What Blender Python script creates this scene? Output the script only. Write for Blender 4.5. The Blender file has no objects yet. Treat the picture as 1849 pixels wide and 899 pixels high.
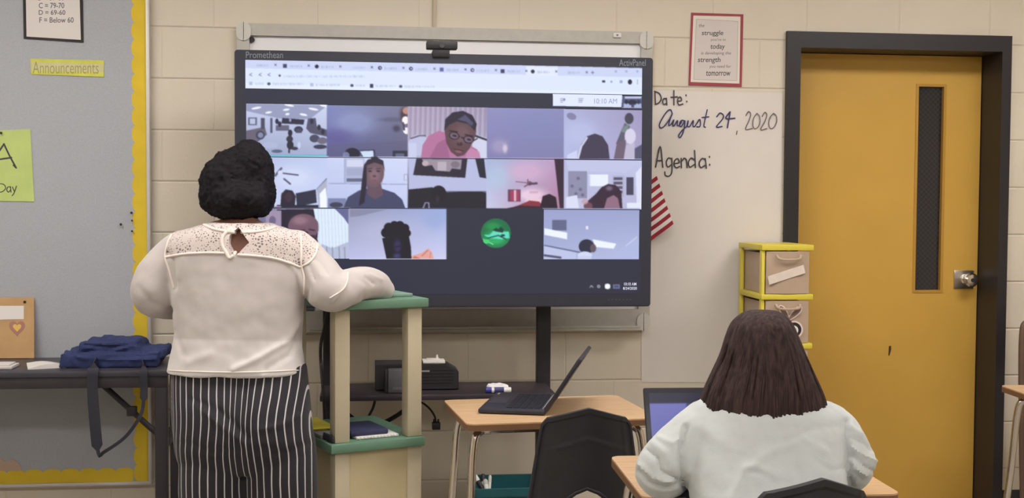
import bpy, bmesh, math, random
import numpy as np
from mathutils import Vector, Matrix, noise
from mathutils.bvhtree import BVHTree

sc = bpy.context.scene
COL = sc.collection
random.seed(7)
rng = np.random.default_rng(7)

# ------------------------------------------------------------------ camera, world, exposure
IW, IH, FP = 1849, 899, 2232.0
YAW, PIT, ROL = math.radians(6.841), math.radians(2.347), math.radians(-0.348)
CAM = Vector((0.0, -5.042, 1.42))
_F = Vector((math.sin(YAW)*math.cos(PIT), math.cos(YAW)*math.cos(PIT), -math.sin(PIT)))
_R0 = Vector((math.cos(YAW), -math.sin(YAW), 0))
_U0 = _R0.cross(_F)
_R = math.cos(ROL)*_R0 - math.sin(ROL)*_U0
_U = math.sin(ROL)*_R0 + math.cos(ROL)*_U0
cd = bpy.data.cameras.new('camera')
cd.sensor_fit = 'HORIZONTAL'; cd.sensor_width = 36; cd.lens = 36*FP/IW
cd.clip_start = .05; cd.clip_end = 60
cam = bpy.data.objects.new('camera', cd); COL.objects.link(cam)
m = Matrix((_R, _U, -_F)).transposed().to_4x4(); m.translation = CAM
cam.matrix_world = m
sc.camera = cam

w = bpy.data.worlds.new('World'); sc.world = w; w.use_nodes = True
w.node_tree.nodes['Background'].inputs[0].default_value = (.9, .93, 1, 1)
w.node_tree.nodes['Background'].inputs[1].default_value = .3
sc.view_settings.view_transform = 'Standard'
sc.view_settings.look = 'None'
sc.view_settings.exposure = 0.0
sc.view_settings.gamma = 1.0
sc.view_settings.use_curve_mapping = False
LAMP = 15.4                       # strength of the ceiling troffers' diffusers
LAMP_COL = (1.0, .963, .925, 1)

# ------------------------------------------------------------------ measuring helpers (photo pixel -> place in the room)
def _ray(px, py): return _F + _R*((px-IW/2)/FP) - _U*((py-IH/2)/FP)
def at(px, py, Y):                # on the plane y = Y
    d = _ray(px, py); return CAM + d*((Y-CAM.y)/d.y)
def on(px, py, Z):                # on the level z = Z
    d = _ray(px, py); return CAM + d*((Z-CAM.z)/d.z)
def dep(px, py, D):               # at distance D along the view axis
    return CAM + _ray(px, py)*D
VR = Vector((math.cos(YAW), -math.sin(YAW), 0)); VF = Vector((math.sin(YAW), math.cos(YAW), 0)); VU = Vector((0, 0, 1))
def view(lat, d, z=0): return Vector((CAM.x, CAM.y, 0)) + VR*lat + VF*d + VU*z
_Rn, _Un, _Fn, _Cn = (np.array(v) for v in (_R, _U, _F, CAM))
def to_px(P):
    d = np.asarray(P, float) - _Cn; z = d@_Fn
    return IW/2 + FP*(d@_Rn)/z, IH/2 - FP*(d@_Un)/z

# ------------------------------------------------------------------ materials
def lin(c):
    c = np.asarray(c, float)/255
    return np.where(c <= .04045, c/12.92, ((c+.055)/1.055)**2.4)
def L4(c): return tuple(float(x) for x in lin(c)) + (1.0,)
MATS = {}
def mat(name, col, rough=.6, metal=0, var=0.0, scale=30, bump=0.0, bscale=200, emit=None, spec=.4, stretch=None, sheen=0, coat=0, alpha=1, trans=0):
    if name in MATS: return MATS[name]
    m = bpy.data.materials.new(name); m.use_nodes = True; MATS[name] = m
    nt = m.node_tree; b = nt.nodes['Principled BSDF']; N = nt.nodes.new; K = nt.links.new
    b.inputs['Base Color'].default_value = L4(col); b.inputs['Roughness'].default_value = rough
    b.inputs['Metallic'].default_value = metal; b.inputs['Specular IOR Level'].default_value = spec
    b.inputs['Sheen Weight'].default_value = sheen; b.inputs['Coat Weight'].default_value = coat
    b.inputs['Transmission Weight'].default_value = trans; b.inputs['Alpha'].default_value = alpha
    tc = N('ShaderNodeTexCoord'); src = tc.outputs['Object']
    if stretch:
        mp = N('ShaderNodeMapping'); mp.inputs['Scale'].default_value = stretch; K(src, mp.inputs[0]); src = mp.outputs[0]
    if var:
        n = N('ShaderNodeTexNoise'); n.inputs['Scale'].default_value = scale; n.inputs['Detail'].default_value = 5; K(src, n.inputs['Vector'])
        r = N('ShaderNodeValToRGB'); c = np.array(L4(col)[:3])
        r.color_ramp.elements[0].position = .3; r.color_ramp.elements[1].position = .7
        r.color_ramp.elements[0].color = tuple(np.clip(c*(1-var), 0, 1))+(1,); r.color_ramp.elements[1].color = tuple(np.clip(c*(1+var), 0, 1))+(1,)
        K(n.outputs['Fac'], r.inputs[0]); K(r.outputs[0], b.inputs['Base Color'])
    if bump:
        n2 = N('ShaderNodeTexNoise'); n2.inputs['Scale'].default_value = bscale; n2.inputs['Detail'].default_value = 4; K(src, n2.inputs['Vector'])
        bp = N('ShaderNodeBump'); bp.inputs['Strength'].default_value = bump; bp.inputs['Distance'].default_value = .002
        K(n2.outputs['Fac'], bp.inputs['Height']); K(bp.outputs[0], b.inputs['Normal'])
    if emit:
        b.inputs['Emission Color'].default_value = emit[0]; b.inputs['Emission Strength'].default_value = emit[1]
    return m

def wall_mat():
    m = mat('painted_block', (216, 205, 188), .55, var=.03, scale=3, spec=.3)
    nt = m.node_tree; N = nt.nodes.new; K = nt.links.new; b = nt.nodes['Principled BSDF']
    tc = N('ShaderNodeTexCoord'); sp = N('ShaderNodeSeparateXYZ'); K(tc.outputs['Object'], sp.inputs[0])
    def mt(op, a, bb=None):
        n = N('ShaderNodeMath'); n.operation = op
        for i, v in enumerate((a, bb)):
            if v is None: continue
            if isinstance(v, (int, float)): n.inputs[i].default_value = v
            else: K(v, n.inputs[i])
        return n.outputs[0]
    row = mt('DIVIDE', mt('SUBTRACT', sp.outputs['Z'], 2.088-20*.2032), .2032)
    fr = mt('ABSOLUTE', mt('SUBTRACT', mt('FRACT', mt('ADD', row, .5)), .5))       # distance to a bed joint, in courses
    along = mt('ADD', sp.outputs['X'], sp.outputs['Y'])
    cx = mt('ADD', mt('DIVIDE', along, .4064), mt('MULTIPLY', mt('FLOOR', row), .5))
    fx = mt('ABSOLUTE', mt('SUBTRACT', mt('FRACT', mt('ADD', cx, .31)), .5))
    gb = mt('MINIMUM', mt('DIVIDE', fr, .03), 1.0)
    gv = mt('ADD', mt('MULTIPLY', mt('MINIMUM', mt('DIVIDE', fx, .012), 1.0), .45), .55)
    nz = N('ShaderNodeTexNoise'); nz.inputs['Scale'].default_value = 90; nz.inputs['Detail'].default_value = 6; K(tc.outputs['Object'], nz.inputs['Vector'])
    h = mt('ADD', mt('MULTIPLY', mt('MINIMUM', mt('SMOOTH_MIN', gb, 1.0), gv), 1.0), mt('MULTIPLY', nz.outputs['Fac'], .12))
    bp = N('ShaderNodeBump'); bp.inputs['Strength'].default_value = .8; bp.inputs['Distance'].default_value = .005
    K(h, bp.inputs['Height']); K(bp.outputs[0], b.inputs['Normal'])
    return m

def wood_mat(name, c1, c2, scale=(3, 40, 10)):
    m = mat(name, c1, .38, var=.01, spec=.4)
    nt = m.node_tree; N = nt.nodes.new; K = nt.links.new; b = nt.nodes['Principled BSDF']
    tc = N('ShaderNodeTexCoord'); mp = N('ShaderNodeMapping'); mp.inputs['Scale'].default_value = scale; K(tc.outputs['Object'], mp.inputs[0])
    n = N('ShaderNodeTexNoise'); n.inputs['Scale'].default_value = 4; n.inputs['Detail'].default_value = 6; n.inputs['Distortion'].default_value = .6; K(mp.outputs[0], n.inputs['Vector'])
    r = N('ShaderNodeValToRGB'); r.color_ramp.elements[0].color = L4(c2); r.color_ramp.elements[1].color = L4(c1)
    r.color_ramp.elements[0].position = .35; r.color_ramp.elements[1].position = .6
    K(n.outputs['Fac'], r.inputs[0]); K(r.outputs[0], b.inputs['Base Color'])
    return m

# ------------------------------------------------------------------ mesh helpers
WM = {}
def BM(): return bmesh.new()
def smooth(me, ang=40):
    for p in me.polygons: p.use_smooth = True
    try: me.set_sharp_from_angle(angle=math.radians(ang))
    except Exception: pass
def obj(name, bm, m, parent=None, ang=40, keep=False):
    """Links a bmesh (or mesh) in world coordinates as ONE object; a child is brought into its parent's frame."""
    if isinstance(bm, bmesh.types.BMesh):
        bmesh.ops.recalc_face_normals(bm, faces=bm.faces) if not keep else None
        me = bpy.data.meshes.new(name); bm.to_mesh(me); bm.free()
    else: me = bm
    if m is not None and not me.materials:
        for q in (m if isinstance(m, (list, tuple)) else [m]): me.materials.append(q)
    smooth(me, ang)
    o = bpy.data.objects.new(name, me); COL.objects.link(o)
    if parent is not None:
        M = WM[parent.name]; me.transform(M.inverted()); o.parent = parent; WM[o.name] = M
    else:
        if len(me.vertices):
            c = np.empty(len(me.vertices)*3); me.vertices.foreach_get('co', c); c = c.reshape(-1, 3)
            base = Vector(((c[:, 0].min()+c[:, 0].max())/2, (c[:, 1].min()+c[:, 1].max())/2, c[:, 2].min()))
            me.transform(Matrix.Translation(-base)); o.location = base; WM[o.name] = Matrix.Translation(base)
    return o
def thing(name, label, cat, loc=(0, 0, 0), rotz=0, group=None):
    o = bpy.data.objects.new(name, None); COL.objects.link(o); o.empty_display_size = .1
    o.location = loc; o.rotation_euler = (0, 0, rotz); WM[o.name] = Matrix.Translation(loc) @ Matrix.Rotation(rotz, 4, 'Z')
    return tag(o, label, cat, group)
def tag(o, label, cat, group=None):
    o['label'] = label; o['category'] = cat
    if group: o['group'] = group
    return o
def struct(name, bm, m, ang=40):
    o = obj(name, bm, m, None, ang); o['kind'] = 'structure'; return o
def copy_tree(o, parent=None):
    c = o.copy(); COL.objects.link(c)
    if parent: c.parent = parent
    WM[c.name] = WM.get(o.name, Matrix())
    for ch in list(o.children): copy_tree(ch, c)
    return c

def box(bm, lo, hi, bev=0, M=None, seg=2):
    lo = Vector(lo); hi = Vector(hi)
    r = bmesh.ops.create_cube(bm, size=1); vs = r['verts']
    c = (lo+hi)/2; s = hi-lo
    bmesh.ops.transform(bm, matrix=Matrix.Translation(c) @ Matrix.Diagonal((abs(s.x), abs(s.y), abs(s.z), 1)), verts=vs)
    if bev:
        es = list({e for v in vs for e in v.link_edges})
        r = bmesh.ops.bevel(bm, geom=es, offset=bev, segments=seg, affect='EDGES', profile=.5)
        vs = list({v for f in r['faces'] for v in f.verts} | {v for v in vs if v.is_valid})
        seen = set(vs); st = list(vs)
        while st:
            v = st.pop()
            for e in v.link_edges:
                o_ = e.other_vert(v)
                if o_ not in seen: seen.add(o_); st.append(o_)
        vs = list(seen)
    if M is not None: bmesh.ops.transform(bm, matrix=M, verts=vs)
    return vs
def prism(bm, pts, off):
    """Polygon of 3-D points thickened by the vector off."""
    off = Vector(off)
    a = [bm.verts.new(p) for p in pts]; b = [bm.verts.new(Vector(p)+off) for p in pts]
    bm.faces.new(a); bm.faces.new(list(reversed(b))); n = len(a)
    for i in range(n): bm.faces.new((a[(i+1) % n], a[i], b[i], b[(i+1) % n]))
def catmull(pts, n=8):
    pts = [np.array(p, float) for p in pts]; P = [2*pts[0]-pts[1]] + pts + [2*pts[-1]-pts[-2]]; out = []
    for i in range(1, len(P)-2):
        for k in range(n):
            t = k/n
            out.append(.5*((2*P[i]) + (-P[i-1]+P[i+1])*t + (2*P[i-1]-5*P[i]+4*P[i+1]-P[i+2])*t*t + (-P[i-1]+3*P[i]-3*P[i+1]+P[i+2])*t**3))
    out.append(pts[-1]); return out
def tube(bm, pts, rad, seg=10, cap=True, flat=None, round_ends=False):
    """Tube through the points; rad one radius or one per point; flat = (axis vector, factor) squashes the section."""
    pts = [Vector(p) for p in pts]; n = len(pts)
    rad = [rad]*n if isinstance(rad, (int, float)) else list(rad)
    if round_ends:
        def ends(p0, p1, r):
            d = (p0-p1).normalized(); return [(p0+d*r*math.sin(a), r*math.cos(a)) for a in (math.radians(85), math.radians(60), math.radians(30))]
        A = ends(pts[0], pts[1], rad[0]); B = ends(pts[-1], pts[-2], rad[-1])
        pts = [a[0] for a in A]+pts+[b[0] for b in reversed(B)]; rad = [a[1] for a in A]+rad+[b[1] for b in reversed(B)]; n = len(pts)
    t0 = (pts[1]-pts[0]).normalized(); ref = Vector((0, 0, 1)) if abs(t0.z) < .9 else Vector((1, 0, 0))
    u = t0.cross(ref).normalized(); rings = []
    for i in range(n):
        t = (pts[min(i+1, n-1)]-pts[max(i-1, 0)]).normalized()
        u = (u-t*u.dot(t)).normalized(); v = t.cross(u)
        ring = []
        for k in range(seg):
            a = 2*math.pi*k/seg; o_ = (u*math.cos(a)+v*math.sin(a))*rad[i]
            if flat: ax, fa = flat; o_ = o_ - ax*(o_.dot(ax))*(1-fa)
            ring.append(bm.verts.new(pts[i]+o_))
        rings.append(ring)
    for i in range(n-1):
        for k in range(seg):
            bm.faces.new((rings[i][k], rings[i][(k+1) % seg], rings[i+1][(k+1) % seg], rings[i+1][k]))
    if cap: bm.faces.new(list(reversed(rings[0]))); bm.faces.new(rings[-1])
def loft(bm, rings, cap=True):
    R = [[bm.verts.new(p) for p in r] for r in rings]; n = len(R[0])
    for i in range(len(R)-1):
        for k in range(n): bm.faces.new((R[i][k], R[i][(k+1) % n], R[i+1][(k+1) % n], R[i+1][k]))
    if cap: bm.faces.new(list(reversed(R[0]))); bm.faces.new(R[-1])
def ell(bm, c, r, M=None, u=24, v=16):
    q = bmesh.ops.create_uvsphere(bm, u_segments=u, v_segments=v, radius=1)['verts']
    T = Matrix.Translation(Vector(c)) @ (M if M is not None else Matrix()) @ Matrix.Diagonal((r[0], r[1], r[2], 1))
    bmesh.ops.transform(bm, matrix=T, verts=q)
def cyl(bm, a, b, r, seg=20, r2=None): tube(bm, [a, b], [r, r if r2 is None else r2], seg)
def remesh(bm, vox, it=6, mods=()):
    me = bpy.data.meshes.new('tmp'); bm.to_mesh(me); bm.free()
    o = bpy.data.objects.new('tmp', me); COL.objects.link(o)
    r = o.modifiers.new('r', 'REMESH'); r.mode = 'VOXEL'; r.voxel_size = vox; r.use_smooth_shade = True
    if it:
        s = o.modifiers.new('s', 'SMOOTH'); s.factor = .5; s.iterations = it
    return bake(o)
def bake(o):
    dg = bpy.context.evaluated_depsgraph_get(); dg.update()
    me = bpy.data.meshes.new_from_object(o.evaluated_get(dg)); old = o.data
    bpy.data.objects.remove(o); bpy.data.meshes.remove(old); return me
def boolean(me, cutter_bm, op='DIFFERENCE'):
    c = bpy.data.meshes.new('cut'); bmesh.ops.recalc_face_normals(cutter_bm, faces=cutter_bm.faces); cutter_bm.to_mesh(c); cutter_bm.free()
    co = bpy.data.objects.new('cut', c); o = bpy.data.objects.new('tmp', me); COL.objects.link(co); COL.objects.link(o)
    b = o.modifiers.new('b', 'BOOLEAN'); b.operation = op; b.object = co; b.solver = 'EXACT'
    r = bake(o); bpy.data.objects.remove(co); bpy.data.meshes.remove(c); return r
def verts_of(me):
    c = np.empty(len(me.vertices)*3); me.vertices.foreach_get('co', c); return c.reshape(-1, 3)
def norms_of(me):
    c = np.empty(len(me.vertices)*3); me.vertex_normals.foreach_get('vector', c); return c.reshape(-1, 3)
def set_verts(me, c): me.vertices.foreach_set('co', c.ravel()); me.update()
def vattr(me, name, vals):
    a = me.attributes.new(name, 'FLOAT', 'POINT'); a.data.foreach_set('value', np.asarray(vals, np.float32))
def seg_dist(x, y, pl):
    d = np.full(x.shape, 1e9)
    for (x0, y0), (x1, y1) in zip(pl[:-1], pl[1:]):
        dx, dy = x1-x0, y1-y0; t = np.clip(((x-x0)*dx+(y-y0)*dy)/(dx*dx+dy*dy+1e-9), 0, 1)
        d = np.minimum(d, np.hypot(x-x0-t*dx, y-y0-t*dy))
    return d
def folds(me, lst):
    """Cloth folds: raises (or sinks) the camera-facing cloth along polylines; (polyline, half width px, height m)."""
    c = verts_of(me); n = norms_of(me); x, y = to_px(c)
    face = np.clip(-(n@_Fn)*2+.3, 0, 1); d = np.zeros(len(c))
    for pl, wd, am in lst: d += am*np.exp(-(seg_dist(x, y, pl)/wd)**2)
    set_verts(me, c+n*(d*face)[:, None])
def wobble(me, amp, scale, seed=0, st=(1, 1, 1)):
    c = verts_of(me); n = norms_of(me)
    d = np.array([noise.fractal(Vector((p[0]*scale*st[0]+seed, p[1]*scale*st[1], p[2]*scale*st[2])), 1.0, 2.0, 3) for p in c])
    set_verts(me, c+n*(d*amp)[:, None])
def oval(c, hw, hd, n=40, e=2.3, ax=None, ay=None):
    ax = ax or VR; ay = ay or VF; out = []
    for k in range(n):
        a = 2*math.pi*k/n; cx, sy = math.cos(a), math.sin(a)
        out.append(Vector(c)+ax*(hw*math.copysign(abs(cx)**(2/e), cx))+ay*(hd*math.copysign(abs(sy)**(2/e), sy)))
    return out
def interp_rows(rows, n=5):
    """Smooth rows of numbers through a Catmull-Rom spline."""
    return catmull(rows, n)
def text(body, box_px, Y, m, parent, name='lettering', shear=0, bold=0, depth=.0006):
    """Lettering that fills the box (x0, y0, x1, y1) on the plane y = Y, facing the room."""
    cu = bpy.data.curves.new('t', 'FONT'); cu.body = body; cu.size = 1; cu.shear = shear; cu.offset = bold; cu.resolution_u = 3
    o = bpy.data.objects.new('t', cu); COL.objects.link(o)
    dg = bpy.context.evaluated_depsgraph_get(); dg.update()
    me = bpy.data.meshes.new_from_object(o.evaluated_get(dg)); bpy.data.objects.remove(o)
    x0, y0, x1, y1 = box_px; a = at(x0, y1, Y); b = at(x1, y1, Y); t = at(x0, y0, Y)
    c = verts_of(me); lo = c.min(0); hi = c.max(0); u = (c[:, 0]-lo[0])/(hi[0]-lo[0]); v = (c[:, 1]-lo[1])/(hi[1]-lo[1])
    P = np.array(a)[None]+u[:, None]*np.array(b-a)[None]+v[:, None]*np.array(t-a)[None]; P[:, 1] = Y
    set_verts(me, P); bm = BM(); bm.from_mesh(me); bpy.data.meshes.remove(me)
    bmesh.ops.solidify(bm, geom=bm.faces[:], thickness=depth)
    return obj(name, bm, m, parent)
def strokes(lst, Y, wpx, fn, bm):
    ax = Vector((0, 1, 0))
    for s in lst:
        P = [fn(*p) for p in s]
        if len(P) > 2: P = [tuple(q) for q in catmull(P, 5)]
        W = [at(x, y, Y) for x, y in P]
        tube(bm, W, wpx/440/2, 6, flat=(ax, .25), round_ends=True)
def rrect(x0, z0, x1, z1, r, n=6):
    out = []
    for cx, cz, a0 in ((x1-r, z1-r, 0), (x0+r, z1-r, 90), (x0+r, z0+r, 180), (x1-r, z0+r, 270)):
        for k in range(n+1):
            a = math.radians(a0+90*k/n); out.append((cx+r*math.cos(a), cz+r*math.sin(a)))
    return out
def sheet(bm, P4, Y, th=.001):
    """Thin sheet from four photo corners, on the plane y = Y, th thick towards the room."""
    prism(bm, [at(x, y, Y) for x, y in P4], (0, -th, 0))

# ------------------------------------------------------------------ palette
M_WALL = wall_mat()
M_BLACK = mat('black_plastic', (40, 39, 43), .5, var=.1, bump=.15, bscale=600)
M_BLACK2 = mat('black_metal', (42, 39, 42), .45, var=.08)
M_CHROME = mat('chrome', (225, 215, 205), .16, 1)
M_STEEL = mat('brushed_steel', (190, 186, 182), .3, 1, bump=.05)
M_WOOD = wood_mat('maple_laminate', (206, 172, 132), (190, 154, 116))
M_WOODEDGE = mat('brown_edge_band', (120, 88, 62), .5, var=.1)
M_INK = mat('black_ink', (70, 65, 70), .6)
M_BLUEINK = mat('blue_black_ink', (58, 55, 100), .6)
M_GREYINK = mat('grey_ink', (105, 100, 102), .6)
M_PAPER = mat('white_paper', (222, 216, 212), .8, var=.03, scale=6, spec=.2)
M_CREAM = mat('cream_paint', (192, 180, 154), .5, var=.03, scale=10)
M_GREEN = mat('sea_green_paint', (100, 134, 112), .5, var=.06, scale=12)
M_SKIN = mat('brown_skin', (132, 92, 79), .5, var=.08, scale=25, bump=.1, bscale=300)
M_SKIN2 = mat('light_skin', (205, 160, 135), .5, var=.05, scale=25)
M_WHITE = mat('white_plastic', (225, 222, 218), .4)
M_CABLE = mat('cable_rubber', (34, 32, 34), .5)

# ================================================================== THE ROOM
XL, XR, YB, ZC = -3.3, 4.2, -8.5, 2.75
# door opening
f_tl = at(1419, 57, 0); f_tr = at(1822, 63, 0)
DX0, DX1, DZ1 = f_tl.x, at(1814, 480, 0).x, f_tl.z
bm = BM()
box(bm, (XL, 0, 0), (DX0+.01, .2, ZC)); box(bm, (DX1-.01, 0, 0), (XR, .2, ZC)); box(bm, (DX0+.01, 0, DZ1-.01), (DX1-.01, .2, ZC))
struct('wall_back', bm, M_WALL)
bm = BM(); box(bm, (XL-.15, YB, 0), (XL, .2, ZC)); struct('wall_left', bm, M_WALL)
bm = BM(); box(bm, (XR, YB, 0), (XR+.15, .2, ZC)); struct('wall_right', bm, M_WALL)
bm = BM(); box(bm, (XL-.15, YB-.15, 0), (XR+.15, YB, ZC)); struct('wall_front', bm, M_WALL)
def floor_mat():
    m = mat('vinyl_tile', (158, 152, 142), .35, var=.06, scale=14)
    return m
bm = BM(); box(bm, (XL-.15, YB-.15, -.1), (XR+.15, 1.6, 0)); struct('floor', bm, floor_mat())
bm = BM(); box(bm, (XL-.15, YB-.15, ZC), (XR+.15, 1.6, ZC+.1)); struct('ceiling', bm, mat('ceiling_tile', (232, 230, 224), .9, var=.05, scale=120, bump=.3, bscale=150))
# corridor beyond the door's glass
bm = BM(); box(bm, (DX0-1, 1.5, 0), (XR+.15, 1.6, ZC)); struct('wall_corridor', bm, mat('corridor_paint', (120, 116, 112), .7, var=.05))
M_BASE = mat('black_cove_base', (46, 43, 44), .5)
bm = BM(); box(bm, (XL, -.008, 0), (DX0, 0, .165), .003); box(bm, (DX1, -.008, 0), (XR, 0, .165), .003); struct('baseboard_back', bm, M_BASE)

# --- door_1
door = bpy.data.objects.new('door_1', None); COL.objects.link(door); door.location = ((DX0+DX1)/2, 0, 0); door['kind'] = 'structure'; WM[door.name] = Matrix.Translation(door.location)
JX0 = at(1440, 300, 0).x; JX1 = at(1797, 480, 0).x; HZ = at(1500, 88, 0).z
M_FRAME = mat('black_frame_paint', (43, 40, 43), .4, var=.08, scale=8)
bm = BM()
for pts in (((DX0, 0), (JX0, 0), (JX0, HZ), (JX1, HZ), (JX1, 0), (DX1, 0), (DX1, DZ1), (DX0, DZ1)),):
    prism(bm, [Vector((x, -.022, z)) for x, z in pts], (0, .23, 0))
# door stop in the reveal
S = .018; D0 = .15
for pts in (((JX0, 0), (JX0+S, 0), (JX0+S, HZ-S), (JX1-S, HZ-S), (JX1-S, 0), (JX1, 0), (JX1, HZ), (JX0, HZ)),):
    prism(bm, [Vector((x, D0+.046, z)) for x, z in pts], (0, .03, 0))
obj('door_frame', bm, M_FRAME, door)
WX0, WX1 = at(1653, 340, D0).x, at(1703, 340, D0).x; WZ0, WZ1 = at(1675, 526, D0).z, at(1675, 154, D0).z
bm = BM(); g = .003
prism(bm, [Vector((x, D0, z)) for x, z in ((JX0+g, .01), (JX1-g, .01), (JX1-g, HZ-g), (JX0+g, HZ-g))], (0, .044, 0))
leaf_me = bpy.data.meshes.new('leaf'); bmesh.ops.recalc_face_normals(bm, faces=bm.faces); bm.to_mesh(leaf_me); bm.free()
cb = BM(); box(cb, (WX0, D0-.1, WZ0), (WX1, D0+.1, WZ1)); leaf_me = boolean(leaf_me, cb)
leaf = obj('door_leaf', leaf_me, mat('mustard_door_paint', (207, 163, 74), .42, var=.03, scale=4, bump=.05, bscale=250), door)
bm = BM()
for a, b in (((WX0-.006, WZ0-.006), (WX0+.006, WZ1+.006)), ((WX1-.006, WZ0-.006), (WX1+.006, WZ1+.006)), ((WX0+.006, WZ0-.006), (WX1-.006, WZ0+.006)), ((WX0+.006, WZ1-.006), (WX1-.006, WZ1+.006))):
    box(bm, (a[0], D0-.003, a[1]), (b[0], D0+.047, b[1]))
obj('glass_bead', bm, mat('ochre_bead', (186, 140, 56), .5), leaf)
def wired_glass():
    m = mat('dark_wired_glass', (40, 38, 42), .12, spec=.5)
    nt = m.node_tree; N = nt.nodes.new; K = nt.links.new; b = nt.nodes['Principled BSDF']
    tc = N('ShaderNodeTexCoord'); mp = N('ShaderNodeMapping'); mp.inputs['Rotation'].default_value = (0, math.radians(45), 0); K(tc.outputs['Object'], mp.inputs[0])
    s = N('ShaderNodeSeparateXYZ'); K(mp.outputs[0], s.inputs[0]); outs = []
    for ax in 'XZ':
        a = N('ShaderNodeMath'); a.operation = 'MULTIPLY'; a.inputs[1].default_value = 2*math.pi/.016; K(s.outputs[ax], a.inputs[0])
        c = N('ShaderNodeMath'); c.operation = 'COSINE'; K(a.outputs[0], c.inputs[0])
        g = N('ShaderNodeMath'); g.operation = 'GREATER_THAN'; g.inputs[1].default_value = .93; K(c.outputs[0], g.inputs[0]); outs.append(g.outputs[0])
    mx = N('ShaderNodeMath'); mx.operation = 'MAXIMUM'; K(outs[0], mx.inputs[0]); K(outs[1], mx.inputs[1])
    r = N('ShaderNodeMixRGB'); r.inputs[1].default_value = L4((40, 38, 42)); r.inputs[2].default_value = L4((60, 57, 61)); K(mx.outputs[0], r.inputs[0]); K(r.outputs[0], b.inputs['Base Color'])
    return m
bm = BM(); box(bm, (WX0+.001, D0+.018, WZ0+.001), (WX1-.001, D0+.026, WZ1-.001)); obj('glass', bm, wired_glass(), leaf)
bm = BM(); prism(bm, [at(x, y, D0-.0004) for x, y in ((1605, 625), (1609, 624), (1609, 632), (1606, 642), (1604, 642))], (0, -.0004, 0)); obj('scratch', bm, mat('scratch', (70, 48, 20), .8), leaf)
kc = at(1740, 504, D0)
bm = BM(); a, b = at(1722, 488, D0), at(1757, 521, D0); box(bm, (a.x, D0-.006, b.z), (b.x, D0, a.z), .002); lk = obj('lock_plate', bm, M_STEEL, leaf)
bm = BM(); prof = [(0, .024), (.012, .024), (.016, .014), (.032, .014), (.036, .024), (.045, .031), (.058, .031), (.066, .024), (.068, .008)]
tube(bm, [kc+Vector((.006, -.004-d, 0)) for d, r in prof], [r for d, r in prof], 24); kb = obj('knob', bm, M_CHROME, lk)
bm = BM(); cyl(bm, kc+Vector((.006, -.0715, 0)), kc+Vector((.006, -.0735, 0)), .009, 16); obj('keyhole_core', bm, M_BLACK2, lk)

# --- ceiling troffers (what lights the room)
M_DIFF = mat('lamp_diffuser', (250, 248, 240), .5, emit=(LAMP_COL, LAMP)); M_TROF = mat('white_enamel', (235, 233, 228), .4)
lt = None
for i, (x, y) in enumerate([(-1.6, -1.5), (.5, -1.5), (2.6, -1.5), (-1.6, -4.4), (.5, -4.4), (2.6, -4.4), (.5, -7.0)]):
    if lt is None:
        lt = thing('ceiling_light', 'x', 'ceiling light', (x, y, ZC), 0)
        bm = BM()
        for a, b in (((-.61, -.305), (.61, -.28)), ((-.61, .28), (.61, .305)), ((-.61, -.28), (-.585, .28)), ((.585, -.28), (.61, .28))):
            box(bm, (x+a[0], y+a[1], ZC-.025), (x+b[0], y+b[1], ZC), .002)
        obj('frame', bm, M_TROF, lt)
        bm = BM(); box(bm, (x-.585, y-.28, ZC-.016), (x+.585, y+.28, ZC-.006)); obj('diffuser', bm, M_DIFF, lt); o = lt
    else:
        o = copy_tree(lt); o.location = (x, y, ZC)
    o['label'] = 'rectangular fluorescent troffer with white diffuser set in the classroom ceiling'; o['group'] = 'ceiling lights'

# ================================================================== BULLETIN BOARD AND WHAT IS PINNED TO IT
BY = -.03
bx1 = at(272, 400, BY).x; bz0 = at(150, 877, BY).z; bx0 = XL+.25; bz1 = 2.45
bb = thing('bulletin_board', 'large grey fabric bulletin board with scalloped yellow border', 'bulletin board', ((bx0+bx1)/2, 0, bz0))
M_FAB = mat('grey_board_fabric', (176, 178, 184), .95, var=.05, scale=160, bump=.5, bscale=500, spec=.1)
bm = BM(); box(bm, (bx0+.012, BY, bz0+.012), (bx1-.012, -.001, bz1-.012)); obj('fabric_panel', bm, M_FAB, bb)
bm = BM(); F = .014
for a, b in (((bx0, bz0), (bx1, bz0+F)), ((bx0, bz1-F), (bx1, bz1)), ((bx0, bz0+F), (bx0+F, bz1-F)), ((bx1-F, bz0+F), (bx1, bz1-F))):
    box(bm, (a[0], BY-.01, a[1]), (b[0], -.001, b[1]), .003)
obj('aluminium_frame', bm, mat('pale_aluminium', (205, 200, 196), .45, .3), bb)
M_YEL = mat('yellow_border_card', (222, 190, 50), .7, var=.05, scale=15)
def scallop(bm, p0, p1, inward, wd, per=.068):
    """A border strip from p0 to p1 (x, z) whose inner edge is scalloped."""
    p0, p1, inw = Vector(p0), Vector(p1), Vector(inward); L = (p1-p0).length; d = (p1-p0)/L; n = max(1, round(L/per)); q = L/n
    pts = [p0, p1]
    for i in reversed(range(n)):
        for k in range(7):
            a = math.pi*(k+.0)/7
            pts.append(p0+d*(i*q+q/2+q/2*math.cos(a))+inw*(wd-.010+.014*math.sin(a)))
    pts.append(p0+inw*(wd-.01))
    prism(bm, [Vector((p.x, BY-.0005, p.y)) for p in pts], (0, -.0012, 0))
bm = BM()
scallop(bm, (bx1-F, bz1-F), (bx1-F, bz0+F), (-1, 0), .052)
scallop(bm, (bx1-F-.058, bz0+F), (bx0+F+.058, bz0+F), (0, 1), .052)
scallop(bm, (bx0+F, bz0+F), (bx0+F, bz1-F), (1, 0), .052)
scallop(bm, (bx0+F+.058, bz1-F), (bx1-F-.058, bz1-F), (0, -1), .052)
obj('border_trim', bm, M_YEL, bb, 20)
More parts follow.
